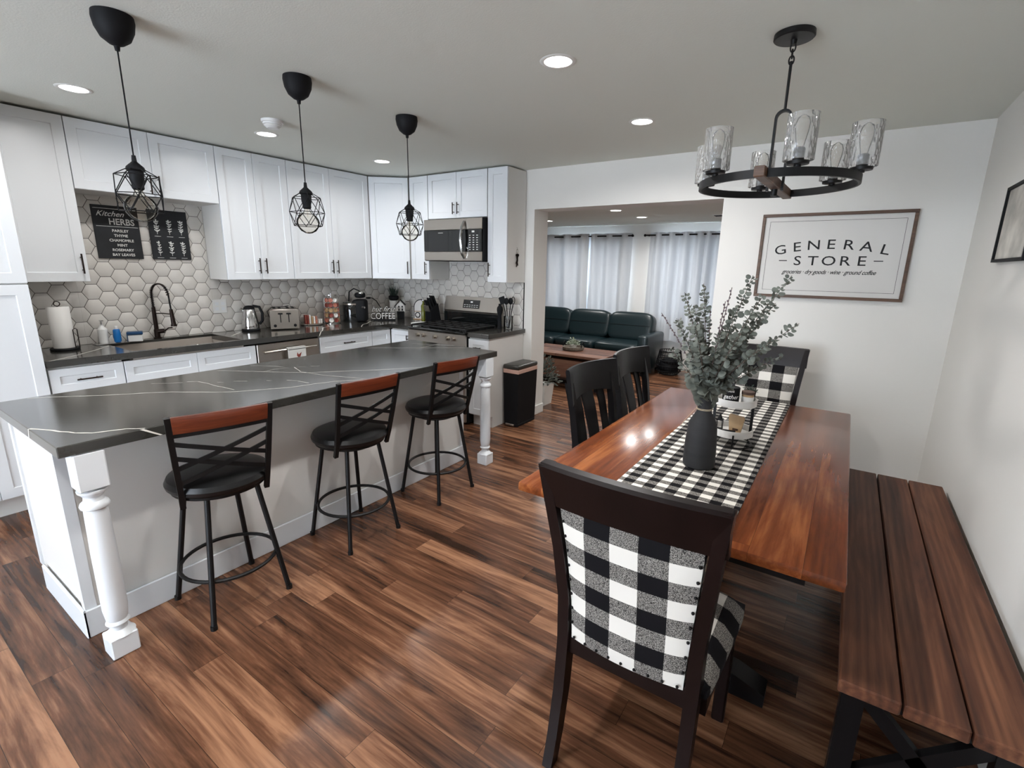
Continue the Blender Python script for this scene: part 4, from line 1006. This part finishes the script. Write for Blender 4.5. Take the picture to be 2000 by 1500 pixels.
g2 = MB(); g2.mesh(textmesh('groceries · dry goods · wine · ground coffee', .45, .012, space=.93), TB @ Matrix.Translation((0, -.122, .0158)) @ Matrix.Diagonal((.0345, .041, 1, 1)))
g2.build('lettering', 'ink', t)
t = thing('picture_frame', 'thin black-framed grey print on the right wall', 'picture', (XR-.001, 3.07, 1.775), R(-90))
w_, h_ = .273, .172; fm = MB()
for a in ((-w_, w_, h_-.014, h_), (-w_, w_, -h_, -h_+.014), (-w_, -w_+.014, -h_+.014, h_-.014), (w_-.014, w_, -h_+.014, h_-.014)): fm.box(a[0], a[1], -.022, 0, a[2], a[3])
fm.build('frame', 'blackm', t)
MB().box(-w_+.014, w_-.014, -.012, -.002, -h_+.014, h_-.014).build('print', mat('abstract_print', srgb(190, 186, 178), .7, var=.5, vscale=5), t)
# herb boards on the niche tiles
TBx = Matrix(((0, 0, 1, 0), (1, 0, 0, 0), (0, 1, 0, 0), (0, 0, 0, 1)))       # text x -> +y, up -> z, normal +x
def board(yc, zc, w_, h_, label):
    t = thing('wall_board', label, 'sign', (XS+.0075, yc, zc)); MB().box(0, .012, -w_/2, w_/2, -h_/2, h_/2, bev=.001).build('panel', 'slate', t); return t
t = board(1.470, 1.738, .280, .378, 'black Kitchen Herbs word board on the tiled niche wall')
m_ = MB()
def put(m_, s_, y, z, sx, sy, sh=0, bo=.02): m_.mesh(textmesh(s_, sh, bo), Matrix.Translation((.0126, 0, 0)) @ TBx @ Matrix.Translation((y, z, 0)) @ Matrix.Diagonal((sx, sy, 1, 1)))
put(m_, 'Kitchen', -.035, .114, .054, .052, .45, .008); put(m_, 'HERBS', .032, .056, .056, .062)
m_.box(.0122, .0126, -.125, .13, .040, .043).box(.0122, .0126, -.13, .13, .165, .168)
for k, s_ in enumerate(('PARSLEY', 'THYME', 'CHAMOMILE', 'MINT', 'ROSEMARY', 'BAY LEAVES')): put(m_, s_, .015, .003-.0345*k, .0265, .0265)
m_.build('lettering', 'chalk', t)
t = board(1.811, 1.738, .274, .378, 'black herb illustration board on the tiled niche wall')
m_ = MB(); rb = random.Random(5)
for i in range(3):
    for j in range(2):
        y0 = -.085+.085*i; z0 = .055-.165*j
        m_.box(.0122, .0128, y0-.0015, y0+.0015, z0-.05, z0+.05)
        m_.box(.0122, .0128, y0-.022, y0+.022, z0-.068, z0-.065)
        for k in range(5):
            for s_ in (-1, 1):
                c_ = Vector((.013, y0, z0-.03+.018*k)); d_ = Vector((0, s_*rb.uniform(.6, 1), rb.uniform(.3, .9))); leaf(m_, c_, d_, Vector((1, 0, 0)), rb.uniform(.006, .012) if (i+j) % 2 else rb.uniform(.009, .013), .5)
        leaf(m_, Vector((.013, y0, z0+.045)), Vector((0, 0, 1)), Vector((1, 0, 0)), .009, .8)
m_.build('herb_drawing', 'chalk', t)
# outlet
t = thing('wall_outlet', 'white double outlet plate on the tiles right of the faucet', 'outlet', (XS+.0075, 2.13, 1.155))
MB().box(0, .006, -.058, .058, -.06, .06, bev=.003).build('plate', 'plastw', t)
m_ = MB()
for s_ in (-1, 1):
    for z in (-.022, .022): m_.box(.006, .0075, s_*.026-.015, s_*.026+.015, z-.014, z+.014)
m_.build('socket', 'cab', t)
# keys on the cabinet side
t = thing('key_bunch', 'bunch of keys on a hook on the cabinet side right of the microwave', 'keys', (-2.7125, 4.0, 1.62))
MB().tube([(0.001, 0, .10), (.012, 0, .10), (.014, 0, .085), (.010, 0, .08)], .002, 6).build('hook', 'chrome', t)
MB().tube([(.012, .016*math.cos(R(a)), .065+.02*math.sin(R(a))) for a in range(0, 360, 30)], .0015, 5, True).build('ring', 'chrome', t)
for k, (dy, an, ln_) in enumerate(((-.02, .25, .09), (.0, -.1, .10), (.02, -.45, .075), (.008, .05, .05))):
    MB().lathe([(0, -.003), (.013, -.003), (.013, .003), (0, .003)], (0, 0, 0), 12, T=Tm((.014, dy*.6, .03), rx=0, ry=R(90))).box(-.002, .002, -.005, .005, -ln_, .0, T=Tm((.014, dy*.6, .02), rx=an)).build('key', 'bronze', t)

# ================================================================== things on the worktop
ZC = CT+.0008
t = thing('paper_towel_holder', 'black wire paper towel holder beside the pantry', 'paper towel holder', (-4.435, 1.008, ZC))
MB().lathe([(0, 0), (.078, 0), (.08, .01), (.076, .016), (0, .016)], seg=32).build('base', 'blackm', t)
MB().cyl((0, 0, .016), (0, 0, .30), .004).tube([(.0, .016*math.cos(R(a)), .315+.016*math.sin(R(a))) for a in range(0, 360, 30)], .003, 6, True).build('rod', 'bronze', t)
MB().tube([(.062, .042, .015), (.064, .042, .14), (.06, .054, .15), (.056, .066, .14), (.054, .066, .015)], .003, 6).build('side_arm', 'bronze', t)
o = MB().lathe([(.02, .0), (.058, 0), (.060, .004), (.060, .276), (.058, .28), (.02, .28)], seg=36, closed=True).tube([(.0, 0, 0), (0, 0, 0.001)], .0001, 3).build('paper_towel_roll', 'paper')
o.location = (-4.435, 1.008, ZC+.0165); tag(o, 'white paper towel roll on the wire holder', 'paper towel')
t = thing('soap_tray', 'small glass tray holding the soap bottles by the sink', 'tray', (-4.535, 1.295, ZC))
MB().box(-.05, .05, -.10, .10, 0, .006, bev=.002).build('plate', 'chrome', t)
t = thing('soap_dispenser', 'clear soap dispenser bottle with a pump behind the blue bottle', 'soap bottle', (-4.562, 1.262, ZC+.0065))
MB().lathe([(0, 0), (.028, 0), (.03, .004), (.03, .10), (.012, .125), (.012, .135), (0, .135)], seg=20).build('bottle', 'plastw', t)
MB().cyl((0, 0, .135), (0, 0, .16), .006).box(-.008, .03, -.008, .008, .16, .17).build('pump', 'chrome', t)
t = thing('dish_soap_bottle', 'bright blue dish soap bottle by the sink', 'soap bottle', (-4.523, 1.335, ZC+.0065), R(-30))
MB().sell((0, 0, .05), (.034, .022, .05), .35, .8).build('bottle', 'blue', t)
MB().lathe([(0, .098), (.012, .098), (.011, .118), (.006, .122), (0, .122)], seg=14).build('cap', 'plastw', t)
MB().sell((0, -.019, .045), (.020, .006, .022), .8, .9).build('front_label', 'bluel', t)
t = thing('sponge_caddy', 'blue and white sponge caddy left of the faucet', 'sponge holder', (-4.535, 1.45, ZC), R(-20))
MB().box(-.03, .03, -.045, .045, 0, .05, bev=.004).build('front_box', 'plastw', t)
MB().box(-.034, .034, -.05, .05, .052, .075, bev=.004).box(-.034, .034, -.05, -.046, .0, .06).build('rim', 'bluel', t)
# kettle
t = thing('electric_kettle', 'chrome and black electric kettle on the worktop', 'kettle', (-4.50, 2.325, ZC), R(-35))
MB().lathe([(0, 0), (.075, 0), (.078, .012), (.07, .022), (0, .022)], seg=28).build('base', 'blackm', t)
MB().lathe([(0, .023), (.072, .023), (.073, .05), (.062, .12), (.052, .18), (.048, .195), (0, .195)], seg=32).build('body', 'chrome', t)
MB().lathe([(0, .195), (.048, .195), (.042, .215), (.02, .228), (0, .23)], seg=24).build('lid', 'blackm', t)
MB().tube([(0, .03, .225), (0, .085, .215), (0, .105, .16), (0, .10, .09), (0, .075, .06)], .012, 8, flat=(.012, .009)).build('handle', 'blackm', t)
MB().tube([(0, -.04, .18), (0, -.07, .2)], .014, 8).build('spout', 'chrome', t)
# toaster
t = thing('toaster', 'stainless four-slice toaster on the worktop', 'toaster', (-4.455, 2.625, ZC), R(62))
MB().box(-.12, .12, -.13, .15, .012, .195, bev=.02, seg=3).build('body', 'steel', t)
MB().box(-.125, .125, -.14, -.128, .008, .185, bev=.004).build('front_plate', 'steel', t)
s_ = MB()
for x in (-.08, -.035, .035, .08): s_.box(x-.012, x+.012, -.09, .12, .1945, .1965)
s_.build('slot', 'blackm', t)
for x in (-.035, .035):
    MB().box(x-.004, x+.004, -.143, -.139, .07, .15).build('lever_slot', 'blackm', t)
    MB().box(x-.02, x+.02, -.16, -.141, .145, .158, bev=.003).build('lever', 'blackm', t)
for x in (-.085, .085): MB().cyl((x, -.14, .04), (x, -.158, .04), .014, .012, 14).build('dial', 'blackm', t)
MB().tube([(-.1, .14, .03), (-.14, .02, .16), (-.10, -.06, .205), (0, .02, .202), (.05, .05, .21)], .003, 6).build('power_cord', 'blackm', t)
# snack tray
t = thing('serving_tray', 'small oval tray of snack packets between the toaster and the pod jar', 'tray', (-4.50, 2.945, ZC), R(70))
MB().sell((0, 0, .008), (.11, .07, .008), .4, .9).build('plate', 'steel', t)
TT = t.location.copy()
cols = ['red', 'red', 'paper', 'woodl', 'paper', 'pink']
for k in range(6):
    u = -.06+.02*k; a = R(70); o = MB().box(-.008, .008, -.03, .03, 0, .085 if k < 3 else .07, bev=.001).build('tea_packet', cols[k])
    o.location = (TT.x+u*math.cos(a), TT.y+u*math.sin(a), ZC+.0165); o.rotation_euler = (0, 0, a)
    tag(o, ['dark red upright tea packet at the left end of the snack tray', 'second dark red upright packet on the snack tray', 'white upright packet third from the left on the snack tray', 'tan upright packet in the middle of the snack tray', 'white upright packet right of the tan one on the snack tray', 'pink upright packet nearest the creamer cups'][k], 'packet', 'packets on the snack tray')
for k in range(8):
    a = R(70); u = .068+.022*(k % 2); v = -.025+.025*((k//2) % 2); o = MB().lathe([(0, 0), (.008, 0), (.011, .018), (.0115, .02), (0, .02)], seg=10).build('creamer_cup', 'paper')
    o.location = (TT.x+u*math.cos(a)-v*math.sin(a), TT.y+u*math.sin(a)+v*math.cos(a), ZC+.0165+.021*(k//4)); tag(o, 'small white creamer cup heaped on the right end of the snack tray', 'creamer cup', 'creamer cups on the snack tray')
# pod jar
JX, JY = -4.50, 3.185
t = thing('coffee_pod_rack', 'tall wire carousel packed with coffee pods beside the coffee maker', 'coffee pod holder', (JX, JY, ZC))
m_ = MB().lathe([(0, 0), (.085, 0), (.085, .006), (0, .006)], seg=28).lathe([(0, .29), (.06, .29), (.06, .296), (0, .296)], seg=24).cyl((0, 0, .006), (0, 0, .31), .004)
for k in range(9): m_.cyl((.084*math.cos(R(40*k+20)), .084*math.sin(R(40*k+20)), .006), (.062*math.cos(R(40*k+20)), .062*math.sin(R(40*k+20)), .29), .0018, seg=6)
m_.build('wire_frame', 'chrome', t)
pod = None; pr_ = random.Random(9)
for row in range(5):
    for k in range(9):
        a = R(40*k); r_ = .058-.002*row; z = .034+.052*row
        if math.cos(a-R(-38)) < -.3: continue
        o = MB().lathe([(0, 0), (.0205, 0), (.0235, .002), (.0235, .004), (.021, .006), (.017, -.03), (0, -.03)][::1], seg=16).build('coffee_pod', ['pink', 'paper', 'pink', 'red', 'woodl'][pr_.randrange(5)])
        o.matrix_world = Tm((JX+(r_+.012)*math.cos(a), JY+(r_+.012)*math.sin(a), ZC+z)) @ Matrix.Rotation(a, 4, 'Z') @ Matrix.Rotation(R(90), 4, 'Y') @ Matrix.Diagonal((.98, .98, 1, 1))
        tag(o, 'foil-lidded coffee pod in the wire carousel', 'coffee pod', 'coffee pods in the carousel')
# coffee maker
t = thing('coffee_maker', 'black coffee maker with its chrome-edged lid raised', 'coffee maker', (-4.435, 3.44, ZC), R(38))
MB().lathe([(0, 0), (.098, 0), (.10, .01), (.098, .20), (.092, .212), (0, .214)], (-.035, 0, 0), 36).build('water_tank', 'bglass', t)
MB().box(-.02, .12, -.08, .09, 0, .24, bev=.03, seg=3).build('body', 'blackm', t)
MB().lathe([(.094, .185), (.101, .185), (.101, .20), (.094, .20)], (-.035, 0, 0), 36, closed=True).build('band', 'steel', t)
MB().sell((.055, 0, .285), (.055, .06, .03), .6, .8, T=Tm()).build('brew_head', 'blackm', t)
MB().sell((.075, -.045, .31), (.025, .02, .018), .8, .8).build('lid_cap', 'chrome', t)
MB().tube([(-.06, -.03, .22), (-.05, -.03, .32), (.0, -.03, .355), (.05, -.03, .335), (.09, -.03, .30)], .007, 8).build('lid_handle', 'blackm', t)
MB().tube([(.09, -.08, .16), (.12, -.09, .16)], .012, 8).build('dispense_knob', 'chrome', t)
# black swing arm + white bar (use unclear, gives no light)
t = thing('curved_arm', 'thin black curved arm with a small head between the coffee maker and the coffee sign', 'lamp', (-4.52, 3.86, ZC))
MB().lathe([(0, 0), (.035, 0), (.035, .01), (0, .012)], seg=20).build('base', 'blackm', t)
MB().tube([(0, 0, .01), (0, 0, .12), (-.01, -.05, .20), (-.02, -.10, .235), (-.02, -.14, .24)], .005, 8).build('arm', 'blackm', t)
MB().sell((-.02, -.155, .238), (.018, .03, .012), .8, .8).build('arm_head', 'blackm', t)
# coffee sign
t = thing('tabletop_sign', 'cut-out white and black sign reading but first COFFEE', 'sign', (-4.30, 3.70, ZC), R(48))
m_ = MB(); m_.box(-.135, .135, -.006, .006, 0, .012); m_.build('base', 'blackm', t)
put2 = lambda mb, s_, x, z, sx, sy, sh, bo, ext, dy=0: mb.mesh(textmesh(s_, sh, bo, ext), Matrix.Translation((0, dy, 0)) @ TB @ Matrix.Translation((x, z, 0)) @ Matrix.Diagonal((sx, sy, 1, 1)))
m1 = MB(); put2(m1, 'COFFEE', 0, .018, .078, .098, 0, .05, .003); put2(m1, 'but first', 0, .10, .078, .085, .5, .04, .003); m1.build('backing', 'blackm', t)
m1 = MB(); put2(m1, 'COFFEE', 0, .018, .078, .098, 0, .0, .001, -.0045); put2(m1, 'but first', 0, .10, .078, .085, .5, -.005, .001, -.0045); m1.build('lettering', 'signw', t)
# plant on a stand behind the sign
t = thing('plant_stand', 'small white stand in the corner under the dark grass plant', 'stand', (-4.47, 4.02, ZC))
MB().lathe([(0, 0), (.05, 0), (.05, .19), (.055, .19), (.055, .2), (0, .2)], seg=24).build('pedestal', 'signw', t)
t = thing('potted_grass', 'dark spiky grass plant in a black bowl in the kitchen corner', 'plant', (-4.47, 4.02, ZC+.2005))
MB().lathe([(0, 0), (.04, 0), (.058, .02), (.06, .045), (.052, .055), (.045, .045), (0, .045)], seg=24).build('bowl', 'blackm', t)
g = MB()
for k in range(60):
    a = rs.uniform(0, 6.28); r_ = rs.uniform(.0, .04); h = rs.uniform(.07, .135); sp = rs.uniform(.01, .05)
    p0_ = Vector((r_*math.cos(a), r_*math.sin(a), .044)); p2 = p0_+Vector((sp*math.cos(a), sp*math.sin(a), h)); p1 = (p0_+p2)/2+Vector((0, 0, .015))
    g.tube([p0_, p1, p2], [.0028, .0022, .0006], 4)
g.build('grass_blades', 'leafd', t)
# little house
t = thing('house_ornament', 'small white wooden house ornament with a dark gabled roof', 'ornament', (-4.30, 3.965, ZC), R(45))
MB().box(-.04, .04, -.02, .02, 0, .09).box(-.045, .045, -.03, .03, .075, .082).build('lower_storey', 'blackm', t)
MB().prism([(-.05, .083), (.05, .083), (.05, .15), (0, .205), (-.05, .15)], -.02, .02, T=Tm(rx=R(90))).build('upper_storey', 'signw', t)
MB().box(-.01, .075, -.03, .03, -.004, .004, T=Tm((-.062, 0, .148), ry=R(-47))).box(-.01, .075, -.03, .03, -.004, .004, T=Tm((.006, 0, .214), ry=R(47))).build('roof', 'blackm', t)
m_ = MB()
for x in (-.025, .012): m_.box(x, x+.016, -.0225, -.0202, .095, .12).box(x, x+.016, -.0225, -.0202, .13, .15)
m_.build('window_pane', 'ink', t)
# arched farmhouse plaque
t = thing('arched_plaque', 'arched black-rimmed plaque with a plant and a round dial, left of the range', 'ornament', (-4.085, 4.085, ZC), R(25))
arch = [(-.085, 0), (.085, 0)]+[(.085*math.cos(R(a)), .14+.085*math.sin(R(a))) for a in range(0, 181, 15)]
MB().prism(arch, -.005, .005, T=Tm(rx=R(90))).build('board', 'pink' if 0 else 'signw', t)
MB().tube([(x, -.002, z) for x, z in arch], .0055, 6, True).build('rim', 'blackm', t)
MB().tube([(-.042+.028*math.cos(R(a)), -.012, .05+.028*math.sin(R(a))) for a in range(0, 360, 20)], .005, 6, True).build('dial_ring', 'blackm', t)
MB().cyl((-.042, -.006, .05), (-.042, -.012, .05), .02, .02, 16).build('dial', 'signw', t)
MB().box(.005, .075, -.012, -.006, .02, .075).build('panel', 'blackm', t)
MB().box(-.08, .08, -.014, -.006, .088, .096).box(-.09, .09, -.03, .01, -.0, .008).build('shelf', 'woodl', t)
MB().sell((.035, -.02, .125), (.030, .014, .028), .8, .9).sell((.035, -.02, .165), (.022, .012, .022), .8, .9).prism([(.02, .18), (.05, .18), (.045, .2), (.055, .215), (.04, .205), (.035, .225), (.03, .205), (.015, .215), (.025, .2)], .015, .025, T=Tm(rx=R(90))).build('fruit_cutout', 'blackm', t)
# spoon rest, oil, knife block
t = thing('spoon_rest', 'white spoon rest at the left edge of the range', 'spoon rest', (-3.80, 3.75, ZC))
MB().sell((0, 0, .008), (.045, .10, .008), .5, .9).build('dish', 'plastw', t)
t = thing('oil_bottle', 'slim green olive oil bottle left of the knife block', 'bottle', (-3.955, 3.985, ZC))
MB().lathe([(0, 0), (.023, 0), (.024, .004), (.024, .17), (.010, .19), (.010, .225), (0, .225)], seg=20).build('glass', 'oil', t)
MB().cyl((0, 0, .225), (0, 0, .235), .010).cyl((0, 0, .235), (.012, 0, .26), .003, .002).build('pourer', 'chrome', t)
t = thing('knife_block', 'black knife block full of knives beside the range', 'knife block', (-3.835, 4.03, ZC), R(-12))
MB().prism([(-.075, 0), (.06, 0), (.02, .20), (-.075, .13)][::-1], -.055, .055, T=Tm(rx=R(90), rz=R(90))).build('block', 'blackm', t)
for k in range(9):
    i, j = k % 3, k//3; x = -.034+.034*i; y0 = -.055+.032*j; z0 = .145+.024*j
    MB().box(-.010, .010, -.007, .007, 0, .10, bev=.003, T=Tm((x, y0, z0), rx=R(22))).build('knife', 'blackm', t)
for k in range(5):
    MB().box(-.004, .004, -.006, .006, 0, .07, bev=.002, T=Tm((-.04+.02*k, -.085, .115), rx=R(18))).build('steak_knife', 'steel', t)
# utensils and mill on the right
t = thing('pepper_mill', 'black round-headed pepper mill right of the range', 'pepper mill', (-2.915, 4.02, ZC))
MB().lathe([(0, 0), (.024, 0), (.022, .03), (.019, .13), (.026, .155), (.031, .185), (.028, .21), (.014, .228), (.014, .245), (0, .25)], seg=24).build('body', 'blackm', t)
t = thing('utensil_crock', 'clear glass utensil jar on the short worktop', 'utensil holder', (-2.815, 4.03, ZC))
MB().lathe([(0, 0), (.045, 0), (.047, .004), (.047, .13), (.045, .13), (.044, .006), (0, .006)], seg=28).build('jar', 'glass', t)
for k, (dx, dy, kind, lab) in enumerate(((-.03, -.03, 0, 'black slotted turner in the utensil jar, leaning left'), (.012, .01, 1, 'black ladle in the middle of the utensil jar'), (.035, .0, 2, 'black looped tongs standing at the right of the utensil jar'), (-.005, -.035, 1, 'black solid spoon at the front of the utensil jar'))):
    t = thing('kitchen_utensil', lab, 'utensil', (-2.815, 4.03, ZC+.008), 0, 'black utensils in the jar')
    top = Vector((dx*1.6, dy*.8, .25)); MB().tube([(dx*.25, dy*.25, 0), top*.6, top], .0045, 7).build('handle', 'blackm', t)
    h = MB()
    if kind == 0: h.box(-.03, .03, -.002, .002, -.01, .065, bev=.001, T=Tm(top, ry=R(-20), rz=R(30)))
    elif kind == 1: h.sell(top+Vector((0, 0, .02)), (.028, .016, .034), 1, 1)
    else: h.tube([top+Vector((.018*math.cos(R(a)), 0, .03+.035*math.sin(R(a)))) for a in range(0, 360, 24)], .004, 6, True)
    h.build('head', 'blackm', t)

# ================================================================== trash can
t = thing('trash_can', 'tall slim black pedal trash can with a grey lid beside the island', 'trash can', (-2.605, 3.955, 0))
m_ = MB(); m_.add([(-.078, -.158, .01), (.078, -.158, .01), (.078, .158, .01), (-.078, .158, .01), (-.088, -.172, .56), (.088, -.172, .56), (.088, .172, .56), (-.088, .172, .56)], [(0, 3, 2, 1), (4, 5, 6, 7), (0, 1, 5, 4), (1, 2, 6, 5), (2, 3, 7, 6), (3, 0, 4, 7)])
m_.box(-.08, .08, -.16, .16, 0, .03, bev=.006).build('bin', 'blackm', t)
MB().box(-.0895, .0895, -.174, .174, .535, .575, bev=.004).build('liner', 'liner', t)
MB().box(-.093, .093, -.178, .178, .576, .62, bev=.016, seg=3).build('lid', mat('grey_lid', srgb(74, 74, 72), .3, metal=.6), t)
MB().box(-.05, .05, -.185, -.16, .008, .03, bev=.004).build('pedal', 'steel', t)

# ================================================================== living room
def curtain(x0, x1, label, folds, ph=0, z0=.47, yc=7.68):
    n = folds*14; nz = 16; V_, F = [], []
    ts = []
    for s_ in (0, 1):
        for j in range(nz+1):
            z = z0+(2.095-z0)*j/nz; fl = .5+.5*(1-j/nz)
            for i in range(n+1):
                u = i/n; a = u*folds*2*math.pi+ph
                x = x0+(x1-x0)*(u+.012*math.sin(3*a+2*z)*(1-j/nz)); y = yc+.047*math.sin(a)+.012*math.sin(2.3*a+4*z)*(1-j/nz)+s_*.002
                V_.append((x, y, z))
    q = (n+1)*(nz+1)
    for s_ in (0, 1):
        for j in range(nz):
            for i in range(n): F.append(tuple(s_*q+k for k in (j*(n+1)+i, j*(n+1)+i+1, (j+1)*(n+1)+i+1, (j+1)*(n+1)+i)))
    o = MB().add(V_, F).build('curtain', 'curtain', ang=80); tag(o, label, 'curtain', 'white grommet curtains in the living room'); return o
curtain(-4.72, -3.74, 'white grommet curtain panel farthest left behind the sofa', 3)
curtain(-3.80, -3.00, 'white grommet curtain panel second from the left behind the sofa', 3, 1, yc=7.688)
curtain(-2.70, -1.87, 'white long curtain panel just right of the sofa, above the basket', 4, .5, z0=.44)
curtain(-1.90, -1.15, 'white long curtain panel farthest right, beside the sign wall', 4, 2, z0=.44, yc=7.688)
for a, b, l in ((-4.75, -2.985, 'thin black curtain rod above the sofa'), (-2.78, -1.1, 'thin black curtain rod of the right-hand living room window')):
    t = thing('curtain_rod', l, 'curtain rod', ((a+b)/2, 7.68, 2.055)); h = (b-a)/2
    MB().cyl((-h, 0, 0), (h, 0, 0), .011, seg=10).build('rod', 'blackm', t)
    for s_ in (-1, 1):
        MB().ball((s_*h, 0, 0), .02).build('finial', 'blackm', t)
        MB().box(s_*(h-.03)-.008, s_*(h-.03)+.008, 0, .118, -.008, .008).build('bracket', 'blackm', t)
# sofa
t = thing('sofa', 'dark teal leather three-seat sofa under the curtains', 'sofa', (-3.40, 6.78, 0))
MB().box(-1.20, .92, .05, .78, .06, .30, bev=.02, seg=2).build('base', 'leather', t)
for k in range(3): MB().sell((-.84+.70*k+.02, .40, .375), (.35, .38, .085), .35, .22).build('seat_cushion', 'leather', t)
for k in range(3):
    m_ = MB().sell((0, 0, 0), (.365, .12, .235), .45, .28, nu=36, nv=20, T=Tm((-.87+.71*k+.05, .66, .64), rx=R(-14)))
    o = m_.build('back_cushion', 'leather', t)
    MB().tube([(-.87+.71*k+.05-.33+.066*i, .66-.118, .685) for i in range(11)], .0025, 5).build('seam', 'blackm', o)
for a in ((.93, 1.09), (-1.37, -1.21)): box(a[0], a[1], .02, .80, .06, .60, bev=.04, seg=3).build('arm', 'leather', t)
MB().box(-1.20, .92, .785, .85, .06, .72, bev=.02).build('back', 'leather', t)
m_ = MB()
for x in (-1.3, 1.03):
    for y in (.08, .74): m_.box(x-.025, x+.025, y-.025, y+.025, 0, .06)
m_.build('foot', 'blackm', t)
# coffee table
t = thing('coffee_table', 'brown wooden coffee table in front of the sofa', 'coffee table', (-3.02, 5.83, 0))
MB().box(-.60, .60, -.33, .33, .415, .45, bev=.004).build('tabletop', 'ctab', t)
MB().box(-.54, .54, -.28, .28, .10, .13).build('shelf', 'ctab', t)
for sx in (-1, 1):
    for sy in (-1, 1): MB().box(sx*.53-.035, sx*.53+.035, sy*.27-.03, sy*.27+.03, 0, .414).build('leg', 'blackm', t)
MB().box(-.30, .30, -.25, .25, .131, .36).build('drawer_box', 'ctab', t)
t = thing('serving_basket', 'round woven tray with two looped handles on the coffee table', 'tray', (-3.03, 5.90, .4505))
MB().lathe([(0, 0), (.13, 0), (.145, .01), (.15, .045), (.14, .045), (.135, .012), (0, .012)], seg=32).build('basket', 'basket', t)
for s_ in (-1, 1): MB().tube([(s_*.14, .04*math.cos(R(a)), .04+.07*math.sin(R(a))) for a in range(0, 181, 20)], .006, 6).build('handle', 'blackm', t)
t = thing('table_plant', 'pale green leafy plant in the woven tray on the coffee table', 'plant', (-3.03, 5.90, .463))
MB().lathe([(0, 0), (.035, 0), (.05, .06), (.045, .06), (0, .05)], seg=20).build('pot', 'signw', t)
lf = MB()
for k in range(170):
    d = Vector((rs.gauss(0, 1), rs.gauss(0, 1), abs(rs.gauss(0, .7)))).normalized(); leaf(lf, Vector((0, 0, .06))+d*rs.uniform(.01, .085), d, Vector((rs.uniform(-1, 1), rs.uniform(-1, 1), 1)), rs.uniform(.008, .016), .6)
lf.build('foliage', 'leafp', t)
# wire basket
t = thing('wire_basket', 'round black wire basket on the floor right of the sofa', 'basket', (-2.11, 7.28, 0))
m_ = MB(); prf = [(.13, .008), (.175, .06), (.19, .14), (.185, .22), (.165, .30), (.155, .36)]
for r_, z in prf: m_.tube([(r_*math.cos(R(a)), r_*math.sin(R(a)), z) for a in range(0, 360, 15)], .006, 5, True)
for k in range(28):
    a = R(360/28*k); m_.tube([(r_*math.cos(a), r_*math.sin(a), z) for r_, z in prf], .0045, 4)
m_.build('wire_frame', 'blackm', t)
o = MB().sell((0, 0, 0), (.15, .15, .10), .7, .9).sell((.02, -.02, .08), (.13, .12, .05), .7, .9).build('blanket', 'blackm'); o.location = (-2.11, 7.28, .115)
tag(o, 'dark folded blanket inside the wire basket', 'blanket')
# planter behind the jamb
t = thing('floor_planter', 'white square planter with trailing foliage just inside the living room opening', 'plant', (-2.80, 4.70, 0))
m_ = MB(); m_.add([(-.085, -.085, 0), (.085, -.085, 0), (.085, .085, 0), (-.085, .085, 0), (-.105, -.105, .24), (.105, -.105, .24), (.105, .105, .24), (-.105, .105, .24)], [(0, 3, 2, 1), (4, 5, 6, 7), (0, 1, 5, 4), (1, 2, 6, 5), (2, 3, 7, 6), (3, 0, 4, 7)]); m_.build('pot', 'trimw', t)
lf = MB()
for k in range(420):
    d = Vector((rs.gauss(0, 1), rs.gauss(0, 1), abs(rs.gauss(0, .9)))).normalized(); leaf(lf, Vector((0, .02, .26))+Vector((d.x*.2, d.y*.16, d.z*.30))*rs.uniform(.3, 1), d+Vector((0, 0, -.2)), Vector((rs.uniform(-1, 1), rs.uniform(-1, 1), 1)), rs.uniform(.014, .026), .5)
lf.build('foliage', 'leaf', t)
